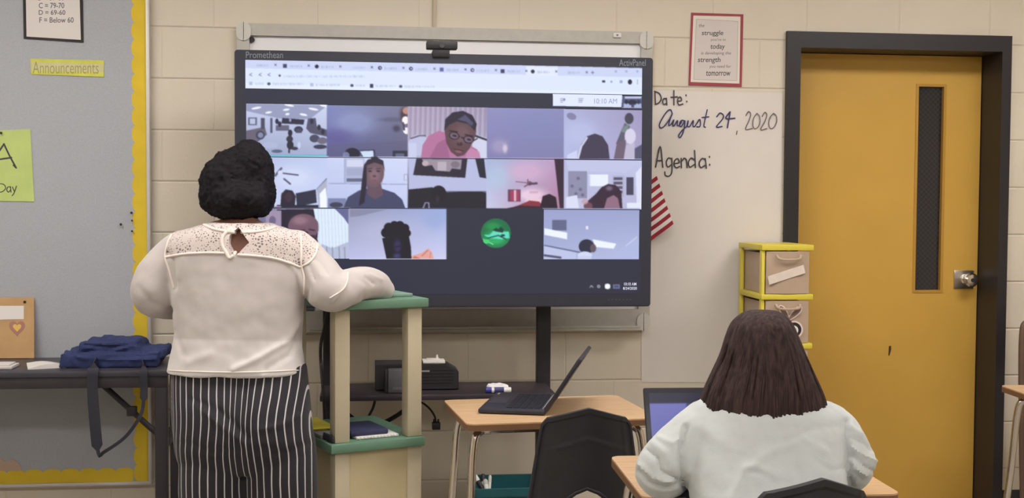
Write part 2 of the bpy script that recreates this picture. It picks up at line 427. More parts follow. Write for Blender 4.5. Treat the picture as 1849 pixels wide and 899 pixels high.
# grade sheet
PY = BY-.002
gp = thing('grade_sheet', 'white grading scale sheet on a black mat at the top of the grey board', 'sign', at(97, 76, PY))
q0, q1 = at(43, 20, PY), at(152, 75, PY); zt = q1.z+.31
bm = BM(); prism(bm, [at(43, 70, PY), at(151, 77, PY), Vector((q1.x-.004, PY, zt)), Vector((q0.x-.004, PY, zt))], (0, -.002, 0)); obj('mat_card', bm, mat('black_card', (48, 42, 44), .7), gp)
bm = BM(); prism(bm, [at(48, 66, PY-.002), at(146, 72, PY-.002), Vector((q1.x-.018, PY-.002, zt-.012)), Vector((q0.x+.008, PY-.002, zt-.012))], (0, -.0008, 0)); obj('paper', bm, M_PAPER, gp)
for s, bx in (('A = 100-90', (66, -41, 116, -30)), ('B = 89-80', (69, -12, 116, 1)), ('C = 79-70', (70, 5, 116, 15)), ('D = 69-60', (70, 18, 118, 27)), ('F = Below 60', (71, 31, 133, 41))):
    text(s, bx, PY-.003, M_GREYINK, gp, bold=.012)
# announcements strip
an = thing('announcements_label', 'yellow highlighted paper strip reading Announcements on the grey board', 'sign', at(120, 138, PY))
bm = BM(); sheet(bm, ((55, 106), (188, 109), (187, 139), (56, 134)), PY); obj('strip', bm, mat('highlighter_yellow', (208, 208, 92), .7, var=.08, scale=25), an)
bm = BM(); sheet(bm, ((57, 112), (187, 116), (187, 130), (57, 127)), PY-.001, .0004); obj('strip_centre', bm, mat('beige_band', (206, 200, 150), .7, var=.06, scale=30), an)
text('Announcements', (59, 111, 178, 133), PY-.0015, mat('pencil_grey', (160, 152, 104), .7), an, bold=-.004)
# green sign
gs = thing('green_sign', 'lime green paper sign hand lettered A Day on the grey board', 'sign', at(0, 364, PY))
bm = BM(); sheet(bm, ((-62, 238), (55, 233), (62, 364), (-58, 362)), PY); obj('paper', bm, mat('lime_paper', (190, 208, 126), .75, var=.05, scale=12), gs)
bm = BM(); fn = lambda x, y: (x/1.954, y/1.954)
strokes([[(-42, 600), (-10, 545), (14, 508)], [(14, 508), (34, 550), (55, 588)], [(-24, 565), (40, 556)], [(48, 583), (57, 592)]], PY-.0012, 3.2, fn, bm)
strokes([[(-10, 648), (-9, 678)], [(-12, 648), (12, 650), (20, 664), (8, 676), (-10, 679)], [(36, 660), (28, 660), (24, 670), (30, 678), (37, 670)], [(37, 658), (39, 678)], [(44, 660), (50, 674)], [(58, 657), (50, 680), (43, 690)]], PY-.0012, 1.8, fn, bm)
obj('hand_lettering', bm, M_INK, gs)
def pin(px, py, label, c, Y=PY-.001, r=.005):
    p = at(px, py, Y); bm = BM()
    pr = [(0, .001), (.002, r*.55), (.006, r*.5), (.008, r), (.011, r*.9), (.012, r*.3)]
    tube(bm, [p+Vector((0, -d, 0)) for d, _ in pr], [x for _, x in pr], 12)
    return tag(obj('push_pin', bm, c), label, 'push pin', 'push pins in the bulletin board')
pin(3, 240, 'dark push pin at the top of the lime green sign', M_BLACK2)
pin(238, 384, 'black push pin beside the yellow border, topmost of the loose pins', M_BLACK2)
pin(219, 405, 'black push pin standing farthest from the yellow border, among the loose pins', M_BLACK2)
pin(239, 398, 'black push pin beside the yellow border, second from the top of the loose pins', M_BLACK2, r=.004)
pin(239, 417, 'black push pin beside the yellow border, lowest of the loose pins', M_BLACK2, r=.004)
bm = BM(); prism(bm, [at(x, y, PY) for x, y in ((-40, 850), (40, 850), (36, 838), (22, 828), (10, 834), (-6, 822), (-40, 828))], (0, -.001, 0))
tag(obj('paper_scrap', bm, mat('peach_paper', (196, 168, 150), .8)), 'torn peach paper scrap low on the grey board above the bottom border', 'paper')

# ================================================================== WHITEBOARD, CHART PAPER, POSTER, RACEWAY
WY = -.004
wx0, wx1 = at(429, 300, WY-.02).x, at(1175, 300, WY-.02).x; wz1 = at(800, 50, WY-.02).z; wz0 = at(800, 597, WY-.02).z
wb = thing('whiteboard', 'wide white dry erase board with grey rounded frame behind the display', 'whiteboard', ((wx0+wx1)/2, 0, wz0))
bm = BM(); box(bm, (wx0+.03, WY-.014, wz0+.03), (wx1-.03, WY, wz1-.03)); obj('writing_surface', bm, mat('whiteboard_enamel', (236, 235, 237), .25, spec=.5), wb)
M_WBF = mat('grey_board_frame', (188, 184, 176), .5, var=.05)
bm = BM(); o1 = rrect(wx0, wz0, wx1, wz1, .045); i1 = rrect(wx0+.048, wz0+.085, wx1-.048, wz1-.048, .004)
def frame_ring(bm, o1, i1, y0, y1):
    n = len(o1); v = [[bm.verts.new((x, y, z)) for x, z in L_] for L_ in (o1, i1) for y in (y0, y1)]
    for k in range(n):
        j = (k+1) % n
        bm.faces.new((v[0][k], v[0][j], v[2][j], v[2][k])); bm.faces.new((v[1][j], v[1][k], v[3][k], v[3][j]))
        bm.faces.new((v[0][j], v[0][k], v[1][k], v[1][j])); bm.faces.new((v[2][k], v[2][j], v[3][j], v[3][k]))
frame_ring(bm, o1, i1, WY, WY-.03)
fr = obj('board_frame', bm, M_WBF, wb, 30)
M_WBC = mat('pale_corner_cap', (206, 203, 196), .5)
for sx, sz in ((0, 0), (0, 1), (1, 0), (1, 1)):
    bm = BM(); x0 = wx0-.003 if sx == 0 else wx1-.055; z0 = wz0-.003 if sz == 0 else wz1-.07
    prism(bm, [Vector((x, WY, z)) for x, z in rrect(x0, z0, x0+.058, z0+.073, .03 if 1 else 0)], (0, -.036, 0))
    obj('corner_cap', bm, M_WBC, wb)
bm = BM(); tx0, tx1 = at(560, 595, -.05).x, wx1-.05; box(bm, (tx0, -.085, wz0+.002), (tx1, -.03, wz0+.012), .003); box(bm, (tx0, -.085, wz0+.012), (tx1, -.08, wz0+.022), .002); obj('pen_ledge', bm, M_WBF, wb)
bm = BM(); p = at(455, 72, WY-.014); cyl(bm, p, p+Vector((0, -.012, 0)), .011, 20); tag(obj('magnet', bm, M_BLACK2), 'round black magnet in the top corner of the whiteboard by the bulletin board', 'magnet')
bm = BM(); p = at(1114, 64, WY-.03); box(bm, p+Vector((-.017, -.008, -.010)), p+Vector((.017, 0, .010)), .003); hk = obj('frame_clip', bm, M_WHITE, wb)
bm = BM(); prism(bm, [p+Vector((x, -.0085, z)) for x, z in ((-.006, .003), (.006, .003), (0, -.005))], (0, -.001, 0)); obj('clip_arrow', bm, M_GREYINK, hk)
bm = BM(); a = at(781, 25, -.01).x; box(bm, (a, -.012, wz1+.001), (a+.017, -.0005, ZC-.001), .003)
tag(obj('cable_raceway', bm, mat('raceway_paint', (196, 182, 160), .5)), 'thin cream cable raceway running up the wall above the whiteboard', 'cable raceway')

cp = thing('chart_paper', 'tall white paper sheet on the wall hand lettered Date and Agenda', 'chart paper', at(1300, 688, -.002))
bm = BM(); nx, nz = 24, 40; A0, A1, A2, A3 = at(1158, 163, -.001), at(1413, 168, -.001), at(1409, 690, -.001), at(1158, 690, -.001); gr = []; gk = []
for j in range(nz+1):
    row = []; rk = []
    for i in range(nx+1):
        u, v = i/nx, j/nz; p = (A0*(1-u)+A1*u)*(1-v)+(A3*(1-u)+A2*u)*v
        p.y = -.0025-.0035*abs(noise.noise(Vector((u*3, v*4, .3))))*min(1, 6*min(u, 1-u, v+.02, 1-v)); row.append(bm.verts.new(p)); rk.append(bm.verts.new(p+Vector((0, .0006, 0))))
    gr.append(row); gk.append(rk)
for j in range(nz):
    for i in range(nx): bm.faces.new((gr[j][i], gr[j+1][i], gr[j+1][i+1], gr[j][i+1])); bm.faces.new((gk[j][i], gk[j][i+1], gk[j+1][i+1], gk[j+1][i]))
for j in range(nz):
    for i in (0, nx): bm.faces.new((gr[j][i], gr[j+1][i], gk[j+1][i], gk[j][i]))
for i in range(nx):
    for j in (0, nz): bm.faces.new((gr[j][i], gr[j][i+1], gk[j][i+1], gk[j][i]))
obj('sheet', bm, mat('chart_white', (220, 212, 206), .8, var=.03, scale=4), cp)
fa = lambda x, y: (1180+x/5.617, 160+y/5.617); fb = lambda x, y: (1300+x/5.617, 160+y/5.617); fc = lambda x, y: (1160+x/2.725, y/2.725)
IY = -.0068
bm = BM()
strokes([[(14, 28), (20, 155)], [(12, 28), (58, 48), (78, 98), (56, 142), (18, 160)], [(130, 105), (107, 100), (93, 130), (105, 160), (130, 148)], [(131, 98), (136, 165)], [(207, 20), (207, 165)], [(178, 88), (240, 82)],
         [(246, 126), (284, 120), (274, 86), (252, 95), (243, 132), (260, 165), (298, 155)], [(330, 64), (330, 70)], [(338, 128), (338, 134)]], IY, 2.6, fa, bm)
obj('date_lettering', bm, M_INK, cp); bm = BM()
strokes([[(22, 795), (68, 585), (95, 797)], [(38, 730), (86, 730)], [(185, 712), (150, 705), (130, 750), (146, 795), (184, 768)], [(186, 705), (187, 840), (160, 886), (122, 880), (115, 845)],
         [(210, 760), (260, 750), (246, 710), (216, 730), (210, 775), (230, 802), (264, 790)], [(280, 708), (284, 800)], [(284, 742), (310, 706), (334, 726), (342, 800)], [(415, 720), (380, 705), (354, 750), (368, 796), (416, 768)], [(417, 628), (426, 800)],
         [(525, 716), (490, 710), (464, 755), (480, 800), (522, 778)], [(526, 710), (536, 806)], [(568, 688), (568, 694)], [(570, 768), (570, 774)]], IY, 2.8, fa, bm)
obj('agenda_lettering', bm, M_INK, cp)
bm = BM()
strokes([[(190, 255), (175, 215), (140, 228), (90, 300), (60, 368), (76, 400), (120, 370), (172, 292), (190, 250)], [(188, 258), (160, 338), (157, 376), (185, 352), (206, 316), (196, 360), (206, 380), (244, 322), (240, 368), (258, 374), (284, 340)],
         [(320, 328), (285, 322), (264, 360), (280, 386), (318, 332), (302, 440), (270, 495), (255, 480), (285, 430), (340, 376), (352, 322), (342, 374), (366, 384), (404, 322), (400, 374), (420, 382), (466, 312), (476, 350), (468, 386), (440, 386)], [(545, 215), (512, 368), (526, 392)], [(494, 292), (560, 286)]], IY, 2.5, fa, bm)
strokes([[(366, 574), (382, 556), (398, 566), (394, 586), (364, 624), (392, 622)]], IY, 2.5, fc, bm)
strokes([[(98, 238), (60, 302), (150, 300)], [(104, 236), (76, 395)]], IY, 2.8, fb, bm)
obj('blue_lettering', bm, M_BLUEINK, cp)
bm = BM()
strokes([[(174, 430), (168, 464)], [(264, 272), (290, 232), (312, 260), (296, 320), (260, 412), (326, 404)], [(375, 250), (342, 300), (334, 370), (350, 405), (386, 390), (406, 340), (400, 280), (375, 250)],
         [(428, 282), (455, 240), (476, 265), (456, 330), (414, 416), (476, 404)], [(545, 250), (510, 290), (495, 350), (510, 402), (550, 390), (576, 330), (570, 275), (545, 250)]], IY, 2.0, fb, bm)
obj('grey_lettering', bm, M_GREYINK, cp)

po = thing('motivational_poster', 'red bordered poster with the struggle and strength quote above the chart paper', 'poster', at(1292, 156, -.003))
bm = BM(); sheet(bm, ((1248, 23), (1342, 26), (1339, 157), (1243, 154)), -.001, .003); obj('red_backing', bm, mat('dark_red_card', (158, 66, 78), .6, var=.08), po)
bm = BM(); sheet(bm, ((1252, 28), (1337, 30), (1335, 151), (1247, 148)), -.004, .0006); obj('white_mat', bm, mat('white_card', (226, 216, 206), .7), po)
bm = BM(); sheet(bm, ((1257, 34), (1333, 38), (1331, 146), (1252, 144)), -.0046, .0003); obj('grey_line', bm, mat('grey_line', (180, 174, 168), .7), po)
bm = BM(); sheet(bm, ((1258, 35), (1332, 39), (1330, 145), (1253, 143)), -.0049, .0003); obj('print', bm, mat('print_paper', (212, 202, 198), .7), po)
for s, bx, mm, bo in (('the', (1262, 43, 1272, 49), M_GREYINK, 0), ('struggle', (1267, 55, 1306, 66), M_INK, .006), ("you're in", (1283, 69, 1310, 75), M_GREYINK, 0), ('today', (1283, 79, 1309, 91), M_INK, .006),
                      ('is developing the', (1266, 93, 1320, 100), M_GREYINK, 0), ('strength', (1260, 103, 1301, 115), M_INK, .006), ('you need for', (1281, 117, 1320, 124), M_GREYINK, 0), ('tomorrow', (1275, 128, 1319, 137), M_INK, .006)):
    text(s, bx, -.0056, mm, po, bold=bo, shear=.12)

# ================================================================== THE INTERACTIVE DISPLAY ON ITS STAND
TY = -.40
tx0, tx1 = at(424, 300, TY).x, at(1177, 300, TY).x; tz1 = at(800, 97, TY).z; tz0 = at(960, 554, TY).z
tv = thing('interactive_display', 'big black interactive display showing a video call on a rolling stand', 'display', ((tx0+tx1)/2, TY+.05, tz0))
M_BEZ = mat('slate_bezel', (50, 52, 64), .4, var=.05)
bm = BM(); prism(bm, [Vector((x, TY, z)) for x, z in rrect(tx0, tz0, tx1, tz1, .012)], (0, .085, 0)); obj('bezel', bm, M_BEZ, tv)
bm = BM(); box(bm, (tx0+.12, TY+.085, tz0+.12), (tx1-.12, TY+.115, tz1-.12), .01); obj('rear_cover', bm, M_BLACK, tv)
bm = BM(); box(bm, (tx0+.006, TY-.004, tz0+.002), (tx1-.006, TY, tz0+.006)); box(bm, (tx0+.25, TY-.006, tz0-.012), (tx0+.29, TY+.04, tz0), .003); obj('lower_lip', bm, M_BLACK, tv)
for s, bx in (('Promethean', (444, 93, 511, 105)), ('ActivPanel', (1118, 107, 1166, 119))):
    text(s, bx, TY-.0006, mat('bezel_lettering', (128, 134, 140), .5), tv)
text('- - - - - - -', (1098, 540, 1140, 542), TY-.0006, mat('bezel_marks', (78, 78, 86), .5), tv)

# --- the picture on the screen, drawn in the photograph's coordinates and read off by each tile's vertices
PX0, PY0, SS = 430, 95, 2
CW, CH = (1185-PX0)*SS, (545-PY0)*SS
cv = np.zeros((CH, CW, 3)); cv[:] = (45, 47, 64)
GX, GY = np.meshgrid((np.arange(CW)+.5)/SS+PX0, (np.arange(CH)+.5)/SS+PY0)
def win(x0, y0, x1, y1):
    i0, i1 = max(0, int((x0-PX0)*SS)), min(CW, int(math.ceil((x1-PX0)*SS))); j0, j1 = max(0, int((y0-PY0)*SS)), min(CH, int(math.ceil((y1-PY0)*SS)))
    return slice(j0, max(j0, j1)), slice(i0, max(i0, i1))
CLIP = [None]
def put(sl, mk, c):
    if CLIP[0]: x0, y0, x1, y1 = CLIP[0]; mk = mk*((GX[sl] >= x0) & (GX[sl] <= x1) & (GY[sl] >= y0) & (GY[sl] <= y1))
    cv[sl] = cv[sl]*(1-mk[..., None])+np.asarray(c, float)*mk[..., None]
def poly(pts, c, a=1):
    xs, ys = zip(*pts); sl = win(min(xs), min(ys), max(xs), max(ys)); X, Y = GX[sl], GY[sl]; ins = np.zeros(X.shape, bool)
    for (xa, ya), (xb, yb) in zip(pts, list(pts[1:])+[pts[0]]):
        if ya == yb: continue
        ins ^= ((ya > Y) != (yb > Y)) & (X < (xb-xa)*(Y-ya)/(yb-ya)+xa)
    put(sl, ins*float(a), c)
def rect(x0, y0, x1, y1, c, a=1): poly(((x0, y0), (x1, y0), (x1, y1), (x0, y1)), c, a)
def disc(x, y, rx, ry, c, a=1, rot=0, soft=0):
    r = max(rx, ry)*(1.6 if soft else 1); sl = win(x-r, y-r, x+r, y+r); dx, dy = GX[sl]-x, GY[sl]-y; q = math.radians(rot)
    u = (dx*math.cos(q)+dy*math.sin(q))/rx; v = (-dx*math.sin(q)+dy*math.cos(q))/ry; d = np.hypot(u, v)
    put(sl, (np.clip((1.5-d), 0, 1)**2 if soft else (d < 1)*1.0)*a, c)
def line(pts, wd, c, a=1):
    xs, ys = zip(*pts); sl = win(min(xs)-wd, min(ys)-wd, max(xs)+wd, max(ys)+wd)
    put(sl, (seg_dist(GX[sl], GY[sl], pts) < wd/2)*float(a), c)
def grad(x0, y0, x1, y1, tl, tr, bl, br):
    sl = win(x0, y0, x1, y1); u = np.clip((GX[sl]-x0)/(x1-x0), 0, 1)[..., None]; v = np.clip((GY[sl]-y0)/(y1-y0), 0, 1)[..., None]
    tl, tr, bl, br = (np.array(q, float) for q in (tl, tr, bl, br)); cv[sl] = (tl*(1-u)+tr*u)*(1-v)+(bl*(1-u)+br*u)*v
def tile(x0, y0, x1, y1, *cs):
    CLIP[0] = None; grad(x0-2, y0-2, x1+2, y1+2, *cs); CLIP[0] = (x0-2, y0-2, x1+2, y1+2)
def scribble(x0, x1, y, h, c, a=.5, n=None):
    """Small print too fine to read: short upright strokes of uneven height."""
    x = x0
    while x < x1:
        hh = h*random.uniform(.6, 1); line([(x, y-hh/2), (x+random.uniform(-.6, .6), y+hh/2)], .9, c, a); x += random.choice((1.6, 2.0, 2.4, 3.6))
slope = lambda x: (x-443)*.0235
def bpoly(x0, y0, x1, y1, c, a=1): poly(((x0, y0+slope(x0)), (x1, y0+slope(x1)), (x1, y1+slope(x1)*.85), (x0, y1+slope(x0)*.85)), c, a)
# browser window
bpoly(441, 106, 1162, 126, (205, 213, 246)); bpoly(441, 123, 1162, 160, (222, 232, 255)); bpoly(441, 150, 1162, 161, (228, 238, 255))
bpoly(950, 108, 1007, 126, (226, 234, 255))
for i, x in enumerate((451, 511, 568, 625, 682, 738, 794, 849, 904, 958, 1013)):
    y = 117+slope(x)
    if i not in (0, 3, 10):
        c = ((60, 66, 100), (60, 66, 100), (30, 32, 50), (60, 66, 100), (50, 56, 84), (50, 56, 84), (90, 100, 160), (70, 76, 110), (60, 66, 100), (40, 44, 60), (60, 66, 100))[i]
        (rect(x, y-3, x+7, y+4, c) if i in (1, 6, 8) else disc(x+4, y, 3.4, 3.4, c)); 
        if i in (4, 5, 7): disc(x+4.5, y, 1.5, 1.5, (205, 213, 246))
    scribble(x+13, x+34, y+1, 4, (130, 140, 180), .55); line([(x+45, y-1.5), (x+48, y+1.5)], 1.1, (90, 98, 130)); line([(x+48, y-1.5), (x+45, y+1.5)], 1.1, (90, 98, 130))
for x in (1070,): line([(x-2.5, 131), (x+2.5, 131)], 1.2, (80, 84, 120)); line([(x, 128.5), (x, 133.5)], 1.2, (80, 84, 120))
for x in (1112, 1131, 1151): rect(x-2, 127, x+2, 131, (150, 160, 200), .7)
for x in (453, 470, 486): line([(x-2.5, 135), (x+2, 132)], 1.2, (110, 118, 150)); line([(x-2.5, 135), (x+2, 137)], 1.2, (110, 118, 150))
disc(505, 136.5, 2, 2.2, (70, 76, 110)); scribble(513, 658, 138, 4.5, (150, 160, 200), .55)
for x, t in ((452, 24), (484, 64), (562, 52), (634, 24), (670, 46), (722, 62)):
    y = 150.5+slope(x)*.85
    if x == 670: rect(x-2, y-3.5, x+4, y+3.5, (50, 54, 84))
    elif x in (484, 634, 722): disc(x+1.5, y, 3, 2.6, (70, 78, 112))
    else: rect(x-2, y-3, x+4, y+3, (180, 190, 220)); 
    scribble(x+9, x+t, y+.5, 4, (140, 150, 190), .55)
disc(1090, 147, 3.2, 2.2, (50, 54, 80)); disc(1104, 147.5, 2.2, 2, (140, 150, 190), .8); rect(1119, 145, 1124, 150, (140, 150, 190), .8); disc(1137.5, 148, 3.8, 4.6, (34, 36, 52))
for q in (-3, 0, 3): disc(1151, 148+q, .9, .9, (130, 140, 170))
poly(((998, 168), (1124, 171), (1122, 194), (1000, 192), (998, 190)), (226, 234, 255))
for x in (1012, 1045):
    for k in range(3): line([(x, 178+k*3.2), (x+8-k*(1 if x > 1030 else 2), 178+k*3.2)], 1.2, (130, 138, 176))
disc(1019, 180, 2, 2, (130, 138, 176))
poly(((1124, 172), (1160, 174), (1160, 196), (1123, 194)), (80, 86, 120)); rect(1126, 187, 1158, 195, (170, 180, 220)); disc(1142, 185, 8, 5, (40, 42, 60)); rect(1128, 174, 1158, 178, (190, 198, 230)); disc(1131, 184, 3, 4, (40, 42, 60)); disc(1153, 184, 3, 4, (50, 52, 74)); rect(1140, 188, 1145, 195, (70, 76, 110))
# row 1 : classroom
tile(444, 187, 592, 281, (196, 206, 246), (205, 214, 250), (150, 160, 205), (160, 172, 215))
poly(((444, 187), (592, 190), (575, 203), (560, 215), (505, 214), (470, 206), (444, 200)), (146, 154, 196))
for x, y, l in ((463, 195, 9), (485, 203, 6), (522, 190, 9), (517, 198, 6), (519, 206, 4), (548, 207, 7), (566, 197, 9), (585, 191, 8)): disc(x, y, l, 2, (240, 245, 255), rot=-10 if x < 520 else 10)
poly(((444, 236), (478, 229), (482, 243), (458, 262), (444, 268)), (104, 96, 120)); rect(448, 212, 464, 226, (90, 98, 134)); rect(451, 214, 461, 224, (180, 192, 230))
rect(471, 213, 478, 233, (70, 72, 100)); rect(488, 213, 492, 240, (80, 82, 116)); rect(498, 226, 522, 236, (98, 96, 128)); poly(((510, 213), (550, 216), (548, 225), (508, 223)), (44, 46, 74))
disc(524, 217, 2, 3, (150, 160, 210)); disc(539, 234, 8, 6, (48, 50, 80)); rect(534, 232, 545, 240, (70, 72, 104)); poly(((556, 214), (570, 213), (572, 228), (590, 234), (592, 247), (560, 240), (553, 232)), (80, 80, 112))
for x, y in ((500, 219), (505, 224), (563, 219), (576, 230), (583, 238)): disc(x, y, 3, 5, (42, 44, 70))
disc(470, 244, 8, 8, (60, 62, 92)); disc(470.5, 244, 5, 5, (130, 136, 180)); disc(524, 240, 4, 6, (40, 40, 62)); disc(523, 251, 6, 6, (50, 50, 74)); disc(524, 262, 6, 8, (40, 40, 60)); disc(532, 268, 6, 3, (50, 52, 80)); line([(523, 255), (522, 275)], 3, (46, 46, 66))
disc(568, 250, 9, 7, (70, 72, 104)); disc(582, 254, 9, 6, (110, 104, 130)); disc(578, 265, 12, 4, (56, 60, 92)); disc(500, 273, 10, 3, (90, 96, 134)); disc(540, 262, 3, 6, (205, 215, 250), .7); disc(488, 262, 14, 6, (176, 188, 230), .6)
CLIP[0] = None; rect(444, 279.5, 592, 283.5, (60, 200, 214))
# row 1 : bluish ceiling with lamp
tile(592, 189, 738, 285, (124, 136, 204), (120, 118, 150), (84, 80, 150), (92, 94, 134))
disc(640, 222, 46, 26, (150, 166, 222), .55, soft=1); poly(((592, 262), (738, 254), (738, 285), (592, 285)), (92, 92, 134), .55); disc(612, 246, 34, 16, (88, 78, 160), .5, soft=1)
disc(708, 216, 28, 5, (74, 74, 110), .45, soft=1); disc(729, 207, 8, 16, (70, 52, 66), .9, soft=1); disc(733, 200, 6, 6, (214, 140, 120), .9); disc(732, 217, 6, 7, (255, 244, 244)); disc(734, 236, 6, 6, (246, 240, 246)); disc(716, 232, 8, 7, (62, 56, 84), .8, soft=1); line([(728, 222), (730, 234)], 3, (80, 62, 80))
disc(636, 278, 14, 11, (34, 34, 56)); disc(625, 280, 6, 6, (130, 140, 200), .8); poly(((648, 271), (677, 270), (678, 285), (655, 285)), (52, 56, 90)); poly(((650, 273), (674, 272), (675, 285), (657, 285)), (198, 222, 252)); rect(709, 272, 736, 285, (46, 48, 72)); rect(714, 277, 730, 285, (92, 98, 140))
# row 1 : person in a head wrap and glasses
tile(738, 191, 881, 286, (174, 158, 190), (160, 146, 182), (182, 170, 206), (180, 172, 214))
for x in range(742, 881, 9): line([(x, 191), (x-2, 260)], 3.2, (150, 132, 172), .6); line([(x+4, 191), (x+2, 260)], 1.5, (200, 186, 214), .6)
disc(756, 262, 19, 19, (186, 192, 232)); rect(738, 258, 752, 286, (196, 204, 244)); line([(742, 250), (757, 245), (768, 245)], 2.5, (90, 80, 110)); poly(((850, 240), (881, 250), (881, 286), (856, 286)), (206, 210, 240)); line([(858, 245), (880, 253)], 3.4, (46, 42, 60))
poly(((760, 286), (763, 262), (774, 245), (792, 236), (806, 240), (820, 262), (848, 262), (862, 270), (868, 286)), (190, 106, 160)); poly(((775, 286), (790, 258), (806, 250), (812, 286)), (168, 90, 142)); poly(((846, 266), (866, 274), (868, 286), (840, 286)), (206, 128, 178), .8)
poly(((803, 238), (806, 214), (818, 203), (836, 200), (852, 208), (860, 222), (859, 246), (848, 268), (838, 280), (826, 283), (814, 274), (806, 258)), (98, 64, 74))
disc(834, 243, 19, 22, (122, 84, 96), .8, rot=15, soft=1); poly(((802, 236), (804, 215), (817, 203), (836, 200), (853, 208), (861, 224), (858, 237), (846, 224), (824, 219), (810, 226)), (44, 38, 60)); poly(((826, 216), (840, 207), (855, 222), (852, 228), (842, 220)), (82, 82, 120), .9)
for x, y in ((820, 245), (846, 252)): disc(x, y, 9.5, 7, (34, 28, 42), rot=14); disc(x, y, 7.8, 5.4, (120, 92, 116), rot=14); disc(x+1, y, 4, 2, (46, 34, 46), rot=14)
line([(829, 246), (838, 250)], 2, (34, 28, 42)); line([(855, 254), (862, 250)], 2, (34, 28, 42)); line([(812, 236), (826, 238)], 2, (44, 28, 38)); line([(840, 243), (854, 246)], 2, (44, 28, 38)); disc(830, 260, 5.5, 3.6, (74, 42, 52)); line([(832, 246), (829, 258)], 2.4, (124, 84, 96), .8)
disc(828, 271, 9, 4, (120, 66, 86), rot=8); line([(819, 269), (829, 270), (837, 273)], 1.4, (52, 26, 38)); disc(828, 274, 6, 2, (150, 92, 112), .8, rot=8)
# row 1 : blank ceiling
tile(881, 193, 1020, 287, (140, 140, 200), (134, 138, 196), (126, 122, 186), (124, 124, 182)); disc(902, 264, 18, 15, (178, 160, 204), .6, soft=1); disc(912, 268, 5, 9, (224, 206, 224), .8, soft=1); disc(960, 225, 50, 26, (120, 130, 200), .3, soft=1)
# row 1 : bedroom ceiling and headboard
tile(1020, 196, 1160, 288, (170, 176, 226), (158, 148, 196), (176, 186, 240), (170, 160, 210)); disc(1050, 240, 34, 26, (186, 198, 248), .5, soft=1); disc(1032, 210, 9, 6, (118, 116, 160), .8, rot=20)
poly(((1043, 288), (1049, 262), (1060, 246), (1074, 241), (1088, 246), (1098, 262), (1101, 288)), (66, 58, 88)); line([(1044, 286), (1050, 264), (1060, 249)], 3, (210, 210, 240)); poly(((1024, 280), (1042, 271), (1042, 288), (1024, 288)), (200, 210, 250))
disc(1136, 214, 8, 10, (70, 66, 90)); poly(((1128, 222), (1138, 228), (1128, 250), (1126, 262), (1112, 260), (1120, 240)), (94, 92, 116)); poly(((1126, 228), (1136, 224), (1132, 240), (1122, 238)), (120, 150, 150), .8); disc(1138, 246, 10, 14, (214, 208, 236)); poly(((1108, 288), (1114, 258), (1130, 252), (1130, 288)), (112, 92, 120)); poly(((1130, 262), (1146, 258), (1146, 288), (1126, 288)), (190, 182, 216)); poly(((1146, 268), (1160, 260), (1160, 288), (1146, 288)), (84, 84, 120))
# row 2 : living room with a fan
tile(444, 284, 592, 376, (172, 186, 234), (190, 204, 250), (200, 210, 250), (196, 208, 252)); disc(530, 320, 40, 24, (214, 226, 255), .6, soft=1)
line([(497, 317), (508, 304)], 4, (90, 92, 124)); line([(505, 312), (538, 316)], 2.6, (80, 84, 116)); line([(513, 323), (524, 332)], 3.2, (90, 92, 124)); disc(506, 312, 4.5, 4.5, (206, 216, 250))
line([(572, 342), (592, 320)], 2, (110, 118, 150)); poly(((534, 349), (570, 342), (572, 366), (536, 373)), (46, 48, 74)); poly(((572, 342), (592, 322), (592, 376), (576, 376)), (170, 178, 206)); poly(((577, 350), (588, 338), (592, 376), (578, 376)), (240, 248, 255)); poly(((506, 376), (508, 350), (516, 342), (528, 344), (534, 354), (532, 376)), (46, 38, 58)); disc(521, 356, 7, 9, (70, 50, 70), .8); rect(500, 370, 575, 378, (40, 38, 58)); rect(492, 372, 508, 378, (150, 130, 170))
# row 2 : person in a kitchen
tile(592, 285, 738, 376, (198, 208, 250), (206, 216, 255), (180, 192, 244), (190, 200, 250)); rect(622, 286, 658, 330, (170, 180, 222)); rect(626, 288, 656, 301, (206, 212, 244)); rect(626, 304, 656, 317, (160, 168, 210)); rect(626, 322, 654, 328, (100, 104, 140)); line([(593, 331), (737, 333)], 1.4, (140, 150, 200)); line([(622, 286), (622, 331)], 1.2, (140, 150, 200)); line([(690, 300), (690, 331)], 1, (160, 170, 220)); rect(729, 314, 736, 326, (170, 176, 210)); rect(731, 316, 735, 325, (206, 216, 255))
rect(592, 358, 625, 376, (120, 130, 180)); disc(607, 370, 12, 5, (60, 64, 96)); poly(((620, 376), (628, 356), (648, 344), (664, 340), (688, 340), (712, 348), (726, 360), (732, 376)), (64, 68, 110)); poly(((662, 332), (688, 332), (692, 352), (678, 360), (664, 352)), (104, 76, 96)); disc(675, 312, 18.5, 26, (116, 84, 98)); disc(676, 316, 12, 14, (146, 108, 122), .7, soft=1)
poly(((655, 314), (657, 298), (664, 288), (680, 284), (692, 290), (695, 310), (691, 298), (676, 293), (662, 299)), (48, 42, 60)); poly(((656, 306), (662, 300), (662, 336), (658, 366), (648, 372), (652, 340)), (42, 38, 58)); disc(676, 285, 6, 4, (40, 36, 54))
for x in (668, 683): disc(x, 309, 3.4, 1.5, (58, 40, 52)); line([(x-4, 305), (x+4, 304)], 1.2, (60, 42, 54))
disc(676, 318, 3.4, 2, (92, 62, 76)); disc(676, 326, 5.5, 2, (132, 78, 96))
